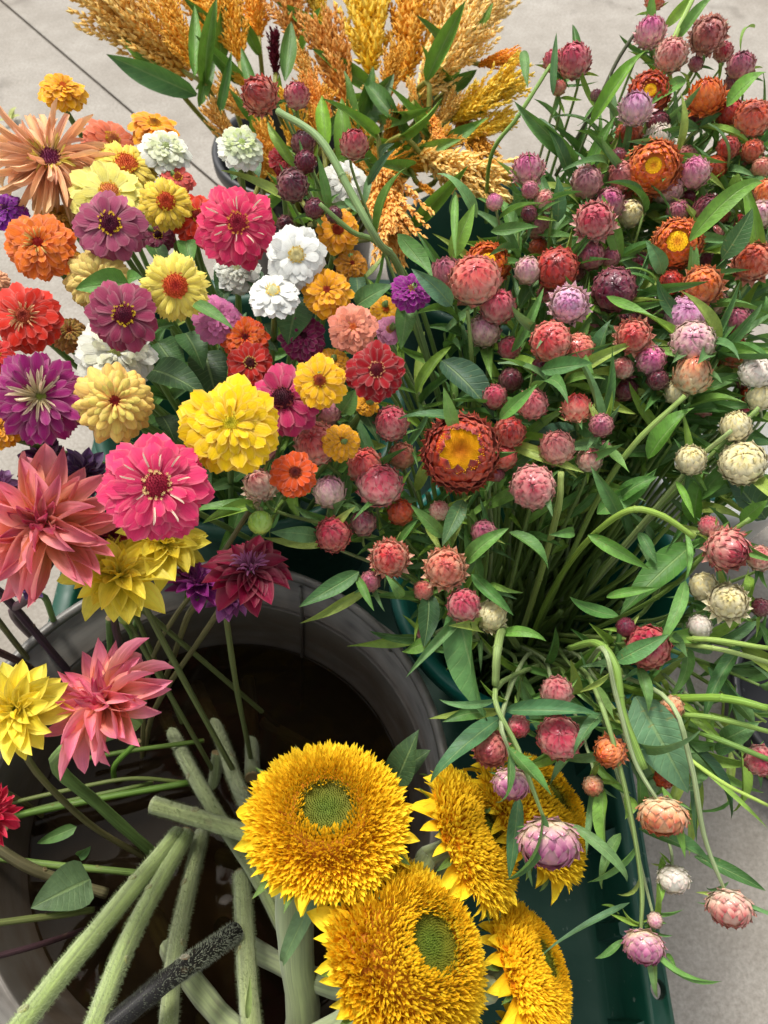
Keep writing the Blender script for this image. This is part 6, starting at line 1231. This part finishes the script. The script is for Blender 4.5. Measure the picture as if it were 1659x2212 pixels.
# the leaves that show large, each hung on the plant it grows from
def near(u, v): k = min(HEADS, key=lambda t: (t[0]-u)**2+(t[1]-v)**2); return HEADS[k]
BL = [ # base, tip, width, distance, kind, colour
 (985, 1305, 1050, 1557, 92, .592, 4, S(88, 132, 72)), (1498, 1175, 1340, 1328, 76, .64, 0, S(72, 116, 48)), (1372, 1505, 1487, 1712, 118, .60, 0, S(96, 134, 96)),
 (955, 780, 1068, 905, 74, .67, 1, S(54, 86, 62)), (1250, 925, 1115, 1010, 78, .655, 0, S(58, 92, 66)), (1080, 905, 1160, 830, 34, .60, 0, S(96, 150, 62)),
 (1065, 1015, 950, 860, 10, .60, 0, S(96, 140, 80)), (1050, 920, 860, 905, 34, .61, 2, S(72, 116, 66)), (985, 935, 958, 836, 34, .585, 0, S(110, 150, 72)), (860, 1180, 905, 1120, 20, .61, 0, S(84, 134, 60)),
 (1105, 760, 1175, 620, 24, .66, 1, S(96, 140, 70)), (975, 660, 888, 580, 46, .60, 1, S(84, 122, 90)), (860, 505, 935, 600, 46, .64, 3, S(92, 136, 66)), (975, 560, 1025, 440, 44, .67, 0, S(120, 164, 60)),
 (1030, 470, 945, 375, 32, .70, 2, S(110, 156, 92)), (980, 470, 982, 410, 24, .72, 0, S(104, 146, 86)), (985, 420, 985, 560, 20, .66, 0, S(112, 156, 70)), (1060, 500, 1165, 490, 30, .69, 3, S(84, 128, 56)),
 (1205, 480, 1205, 382, 36, .70, 0, S(74, 118, 72)), (1250, 355, 1110, 218, 40, .74, 1, S(86, 128, 64)), (1232, 385, 1165, 255, 28, .74, 2, S(70, 108, 60)), (1275, 270, 1395, 110, 34, .73, 1, S(112, 158, 52)),
 (1265, 385, 1330, 250, 30, .75, 0, S(92, 138, 52)), (1130, 110, 1140, 190, 24, .78, 0, S(100, 138, 74)), (1195, 205, 1202, 70, 18, .76, 0, S(92, 134, 84)), (1480, 170, 1400, 230, 30, .76, 0, S(96, 144, 58)),
 (1405, 70, 1408, -20, 24, .78, 0, S(98, 146, 56)), (1460, 90, 1545, -10, 26, .76, 1, S(100, 144, 66)), (1435, 60, 1500, -20, 26, .77, 0, S(140, 180, 70)), (1630, 60, 1600, 110, 18, .76, 2), (1570, 230, 1655, 155, 38, .72, 1, S(110, 160, 60)),
 (1480, 700, 1420, 600, 40, .66, 3, S(70, 112, 66)), (1400, 740, 1470, 330, 0, .7, 0), (1340, 560, 1300, 420, 40, .69, 0), (1430, 590, 1395, 520, 44, .665, 1, S(92, 134, 84)), (1560, 560, 1625, 450, 56, .645, 0, S(66, 104, 56)),
 (1490, 520, 1648, 395, 44, .65, 2, S(112, 160, 58)), (1640, 590, 1600, 380, 34, .67, 1, S(116, 158, 64)), (1640, 700, 1655, 640, 34, .66, 2, S(92, 140, 66)), (1170, 800, 1283, 785, 42, .62, 1, S(74, 120, 60)),
 (1285, 800, 1320, 690, 40, .66, 1, S(66, 106, 60)), (1310, 640, 1420, 685, 30, .64, 3, S(108, 156, 60)), (1240, 900, 1300, 960, 44, .65, 0, S(76, 122, 58)), (1300, 960, 1195, 970, 30, .64, 1), (1310, 960, 1360, 1020, 30, .635, 3, S(116, 160, 76)),
 (1400, 990, 1500, 880, 50, .64, 1, S(94, 142, 50)), (1380, 1090, 1310, 1080, 0, .6, 0), (1340, 1120, 1275, 1005, 36, .61, 1, S(82, 122, 66)), (1290, 1110, 1422, 1010, 56, .635, 4, S(86, 134, 56)), (1340, 1080, 1420, 1030, 40, .63, 5, S(78, 124, 52)),
 (1240, 1150, 1185, 1155, 26, .61, 1, S(92, 136, 66)), (1270, 1155, 1405, 1230, 34, .62, 0, S(100, 148, 58)), (1380, 1150, 1420, 1220, 30, .64, 0, S(70, 112, 56)), (1335, 1330, 1230, 1288, 34, .615, 3, S(82, 130, 62)), (1480, 1255, 1420, 1400, 30, .60, 2, S(104, 150, 74)),
 (1100, 1150, 1185, 1230, 36, .615, 1, S(84, 128, 60)), (1010, 1215, 1100, 1140, 40, .60, 5, S(104, 150, 70)), (1020, 1240, 1110, 1330, 30, .61, 1, S(86, 134, 66)), (1060, 1260, 1130, 1280, 16, .60, 2, S(120, 160, 70)), (960, 1160, 886, 1090, 34, .605, 0, S(96, 138, 66)),
 (1000, 1080, 955, 1180, 44, .60, 0, S(70, 104, 60)), (690, 1160, 583, 1150, 40, .60, 1, S(86, 124, 74)), (775, 1235, 645, 1312, 44, .60, 0, S(76, 116, 64)), (770, 1245, 808, 1320, 22, .60, 0), (870, 1290, 832, 1240, 24, .6, 2, S(104, 148, 78)),
 (925, 1280, 915, 1400, 60, .625, 0, S(58, 92, 56)), (930, 1380, 868, 1408, 34, .62, 3, S(104, 146, 60)), (1080, 1370, 1180, 1385, 26, .61, 2, S(110, 160, 66)), (1330, 1430, 1445, 1370, 46, .59, 0, S(86, 134, 74)), (1440, 1360, 1485, 1420, 30, .6, 3),
 (1090, 1535, 1300, 1545, 40, .595, 1, S(78, 122, 78)), (1080, 1550, 930, 1690, 46, .585, 2, S(76, 120, 78)), (1050, 1540, 955, 1560, 34, .60, 1), (1300, 1540, 1240, 1630, 30, .59, 2, S(84, 124, 76)), (1290, 1480, 1330, 1560, 30, .6, 3, S(124, 160, 80)),
 (1120, 1720, 1100, 1900, 38, .60, 0, S(70, 112, 70)), (1300, 1700, 1310, 1850, 42, .60, 4, S(116, 158, 66)), (1360, 1720, 1350, 1770, 34, .60, 1), (1230, 1780, 1355, 1905, 26, .585, 2, S(108, 144, 86)), (1120, 1790, 1150, 1915, 14, .58, 2, S(92, 130, 80)),
 (1380, 1790, 1540, 1870, 40, .60, 1, S(76, 118, 64)), (1500, 1850, 1655, 1925, 34, .60, 0, S(64, 104, 52)), (1490, 1640, 1659, 1790, 14, .60, 0, S(150, 186, 84)), (1480, 1600, 1580, 1770, 34, .62, 1, S(56, 92, 62)), (1500, 1650, 1505, 1820, 18, .615, 0, S(62, 96, 60)),
 (1360, 1950, 1170, 2065, 16, .60, 2, S(92, 132, 92)), (1345, 2030, 1285, 2070, 18, .60, 3, S(96, 140, 74)), (1405, 2020, 1420, 2155, 24, .585, 2, S(106, 142, 82)), (1440, 2060, 1462, 2095, 12, .6, 1), (1335, 1975, 1300, 1955, 16, .61, 0, S(120, 160, 60)),
 (1430, 1850, 1420, 1970, 24, .60, 0, S(130, 172, 70)), (1340, 1800, 1300, 1920, 30, .61, 2, S(104, 142, 80)), (1430, 1700, 1480, 1855, 26, .575, 0, S(110, 154, 66)), (1380, 1440, 1400, 1540, 30, .60, 1, S(96, 134, 70)), (1310, 1290, 1420, 1270, 24, .62, 0, S(100, 148, 60)),
 (1600, 1400, 1520, 1560, 34, .62, 1, S(70, 110, 60)), (1530, 1440, 1640, 1540, 34, .62, 4, S(66, 110, 60)), (1560, 1600, 1640, 1560, 50, .60, 5, S(84, 124, 68)), (1545, 1620, 1600, 1610, 30, .60, 2, S(78, 122, 70)), (1655, 1120, 1560, 1010, 70, .66, 0, S(52, 84, 54)),
 (1500, 1130, 1520, 1020, 50, .66, 1, S(96, 144, 52)), (1600, 1130, 1659, 1080, 40, .64, 0, S(104, 152, 56)), (1460, 1040, 1500, 1120, 18, .63, 0, S(116, 164, 62)), (1480, 1150, 1478, 1260, 18, .6, 1, S(108, 156, 70)),
 (820, 340, 852, 310, 24, .62, 2, S(56, 84, 56)), (795, 400, 855, 320, 22, .62, 1, S(60, 92, 64)), (745, 430, 790, 470, 16, .62, 0),
]
for t in BL:
    if t[4] == 0: continue
    u0, v0, u1, v1, wpx, d, m = t[:7]; c = t[7] if len(t) > 7 else None
    rr = random.Random(u0); d += .015
    hand_leaf((u0, v0, d+.01), (u1, v1, d-.005), wpx, LF[m], root=near(u0, v0), c=c, tilt=(rr.uniform(-.5, .5), rr.uniform(-.1, .6)))
# zinnia and bucket-side leaves
ZR = [o for o in SC.objects if o.name.startswith('zinnia') and o.parent is None]
zpos = {o.name: next(c for c in o.children if c.name.startswith('flower_head')) for o in ZR}
def nearz(p): return min(ZR, key=lambda o: ((Vector(o.location)+zpos[o.name].matrix_basis.to_translation())-p).length)
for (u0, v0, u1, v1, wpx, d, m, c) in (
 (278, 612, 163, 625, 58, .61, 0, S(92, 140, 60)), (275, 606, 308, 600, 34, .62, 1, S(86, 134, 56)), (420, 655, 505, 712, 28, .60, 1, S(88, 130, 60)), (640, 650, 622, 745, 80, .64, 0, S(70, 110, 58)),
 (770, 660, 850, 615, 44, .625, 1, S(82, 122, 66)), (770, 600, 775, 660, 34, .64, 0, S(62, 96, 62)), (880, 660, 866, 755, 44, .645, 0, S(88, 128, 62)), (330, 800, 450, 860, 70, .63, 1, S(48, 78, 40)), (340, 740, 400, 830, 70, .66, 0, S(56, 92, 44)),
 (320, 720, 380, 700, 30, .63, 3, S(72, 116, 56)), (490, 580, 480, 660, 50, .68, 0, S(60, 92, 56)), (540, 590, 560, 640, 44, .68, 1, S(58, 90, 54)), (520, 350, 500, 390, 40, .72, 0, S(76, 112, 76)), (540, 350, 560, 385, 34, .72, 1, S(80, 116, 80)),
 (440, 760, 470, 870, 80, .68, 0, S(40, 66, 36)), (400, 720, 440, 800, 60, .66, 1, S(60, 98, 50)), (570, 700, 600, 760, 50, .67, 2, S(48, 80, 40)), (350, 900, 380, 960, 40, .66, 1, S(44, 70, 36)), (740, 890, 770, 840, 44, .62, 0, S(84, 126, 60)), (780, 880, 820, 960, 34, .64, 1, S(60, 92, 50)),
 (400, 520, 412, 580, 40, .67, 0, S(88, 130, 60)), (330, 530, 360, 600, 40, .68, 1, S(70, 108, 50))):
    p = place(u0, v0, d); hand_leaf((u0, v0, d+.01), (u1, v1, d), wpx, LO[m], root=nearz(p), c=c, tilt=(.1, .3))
# long free stems that show clearly
def free_stem(path, rad, lab, c=S(140, 164, 84), cat='flower stalk'):
    pts = [place(*q) for q in path]; foot = pts[-1].copy(); root = root_thing('bare_stalk', foot); tag(root, lab, cat)
    rad *= .62; me, Q = stem_mesh('stalk', [x-foot for x in pts], [rad*.85]+[rad]*(len(pts)-2)+[rad*1.1], M_STEM, 10, 6, .05, rad); paint(link('stalk', me, root), c)
    for f in (.35, .7):
        q = Q[int(f*(len(Q)-1))]; V1, F1, U1 = lathe([(.9, -.5), (1.22, 0), (.9, .5)], 10); b = MB(); tg = Q[int(f*(len(Q)-1))+1]-q; b.add(V1, F1, U1, zframe(tg, 0, rad, q)); paint(link('leaf_node', b.mesh('leaf_node', M_STEM), root), c)
FS = [([(1500, 1160, .60), (1420, 1110, .60), (1345, 1108, .61), (1250, 1190, .68), (1180, 1300, .80), (1140, 1400, .92)], .0042, 'thick green stem arching across the dark opening to the crimson bloom', S(140, 170, 70)),
 ([(1212, 1020, .63), (1205, 1100, .65), (1165, 1250, .76), (1120, 1390, .90)], .0048, 'pale upright stem standing in the dark opening', S(160, 178, 98)),
 ([(1480, 855, .63), (1370, 960, .65), (1290, 1080, .70), (1210, 1250, .80), (1150, 1380, .92)], .0042, 'long straight pale stem running from the cream and orange bloom into the dark opening', S(140, 166, 84)),
 ([(1230, 1400, .66), (1290, 1390, .62), (1330, 1440, .60), (1345, 1540, .595), (1390, 1660, .59)], .0052, 'thick green stem bending over the rim beside the large grey-green leaf', S(124, 156, 70)),
 ([(1659, 1400, .60), (1500, 1380, .62), (1350, 1400, .72), (1200, 1380, .88)], .0036, 'pale green stem leaving level across the rim toward the edge', S(150, 178, 84)),
 ([(1659, 1530, .58), (1560, 1508, .60), (1400, 1500, .66), (1230, 1440, .82)], .0052, 'thick green stem lying lower across the rim toward the edge', S(124, 160, 60)),
 ([(1659, 1640, .60), (1560, 1600, .61), (1450, 1560, .66), (1250, 1480, .82)], .0040, 'green stem under the thick one crossing the rim', S(110, 144, 66)),
 ([(1070, 1480, .60), (1075, 1400, .60), (1090, 1360, .66), (1120, 1400, .86)], .0056, 'stout nodding stem from which the pale stalks hang', S(134, 156, 90)),
 ([(600, 240, .615), (690, 300, .60), (760, 420, .60), (815, 520, .61), (870, 600, .68), (960, 900, .80)], .0050, 'long grey-green stem slanting across the white zinnia from the red strawflower', S(128, 156, 98)),
 ([(690, 440, .63), (760, 500, .64), (820, 530, .66), (900, 640, .72), (980, 900, .82)], .0036, 'green stem below the long slanting one, carrying the dark buds', S(120, 148, 80)),
 ([(1659, 1430, .61), (1540, 1400, .62), (1400, 1385, .68), (1200, 1370, .86)], .0034, 'thin pale stem between the two level ones at the rim', S(164, 186, 104)),
 ([(1659, 1580, .60), (1540, 1550, .61), (1400, 1530, .66), (1220, 1460, .84)], .0036, 'second of the thick green stems below the rim toward the edge', S(134, 166, 76)),
 ([(1620, 1120, .62), (1540, 1180, .64), (1420, 1290, .70), (1240, 1380, .86)], .0034, 'green stem behind the crimson bloom running into the opening', S(120, 150, 70)),
 ([(1580, 930, .63), (1500, 1000, .66), (1380, 1140, .72), (1220, 1330, .86)], .0036, 'pale stem from the pointed cream bud into the opening', S(156, 176, 110)),
 ([(1640, 880, .64), (1520, 1000, .67), (1400, 1120, .73), (1220, 1310, .88)], .0034, 'green stem beside the one from the pointed cream bud', S(134, 162, 86)),
 ([(1010, 670, .68), (1018, 760, .70), (1028, 900, .76), (1060, 1100, .88)], .0032, 'straight stem under the wide salmon bloom', S(140, 168, 92)),
 ([(1659, 1740, .60), (1560, 1690, .60), (1480, 1630, .61), (1420, 1560, .66)], .0026, 'bright yellow-green stem out over the bare concrete', S(176, 204, 96)),
 ([(1190, 140, .78), (1120, 250, .79), (1060, 340, .82), (1050, 480, .95)], .0036, 'green stem leaning left over the bare floor from the rose buds', S(130, 164, 76)),
 ([(1410, 20, .80), (1340, 120, .82), (1290, 220, .84), (1200, 380, .90)], .0032, 'thin dark olive stem of the highest orange bloom', S(92, 96, 70)),
 ([(1500, -10, .78), (1450, 100, .78), (1400, 260, .80), (1350, 420, .86)], .0044, 'bright pale green stem at the upper edge', S(160, 190, 96))]
for i, (pa, r_, lab, c) in enumerate(FS): free_stem(pa, r_, lab, c)
rd0 = random.Random(3)
for i in range(26):      # stems standing close together; the opening's shade is put into their darker greens
    a = rd0.uniform(0, 6.28); rr = rd0.uniform(.02, .12); top = Vector((BB.x+math.cos(a)*(rr+.03), BB.y+math.sin(a)*(rr+.03)+.04, rd0.uniform(.38, .50))); bot = Vector((BB.x+math.cos(a)*rr*.6, BB.y+math.sin(a)*rr*.6, .082))
    root = root_thing('bare_stalk', bot); tag(root, 'dim green stem standing among others in the dark opening of the teal bucket', 'flower stalk', 'stems packed in the teal bucket')
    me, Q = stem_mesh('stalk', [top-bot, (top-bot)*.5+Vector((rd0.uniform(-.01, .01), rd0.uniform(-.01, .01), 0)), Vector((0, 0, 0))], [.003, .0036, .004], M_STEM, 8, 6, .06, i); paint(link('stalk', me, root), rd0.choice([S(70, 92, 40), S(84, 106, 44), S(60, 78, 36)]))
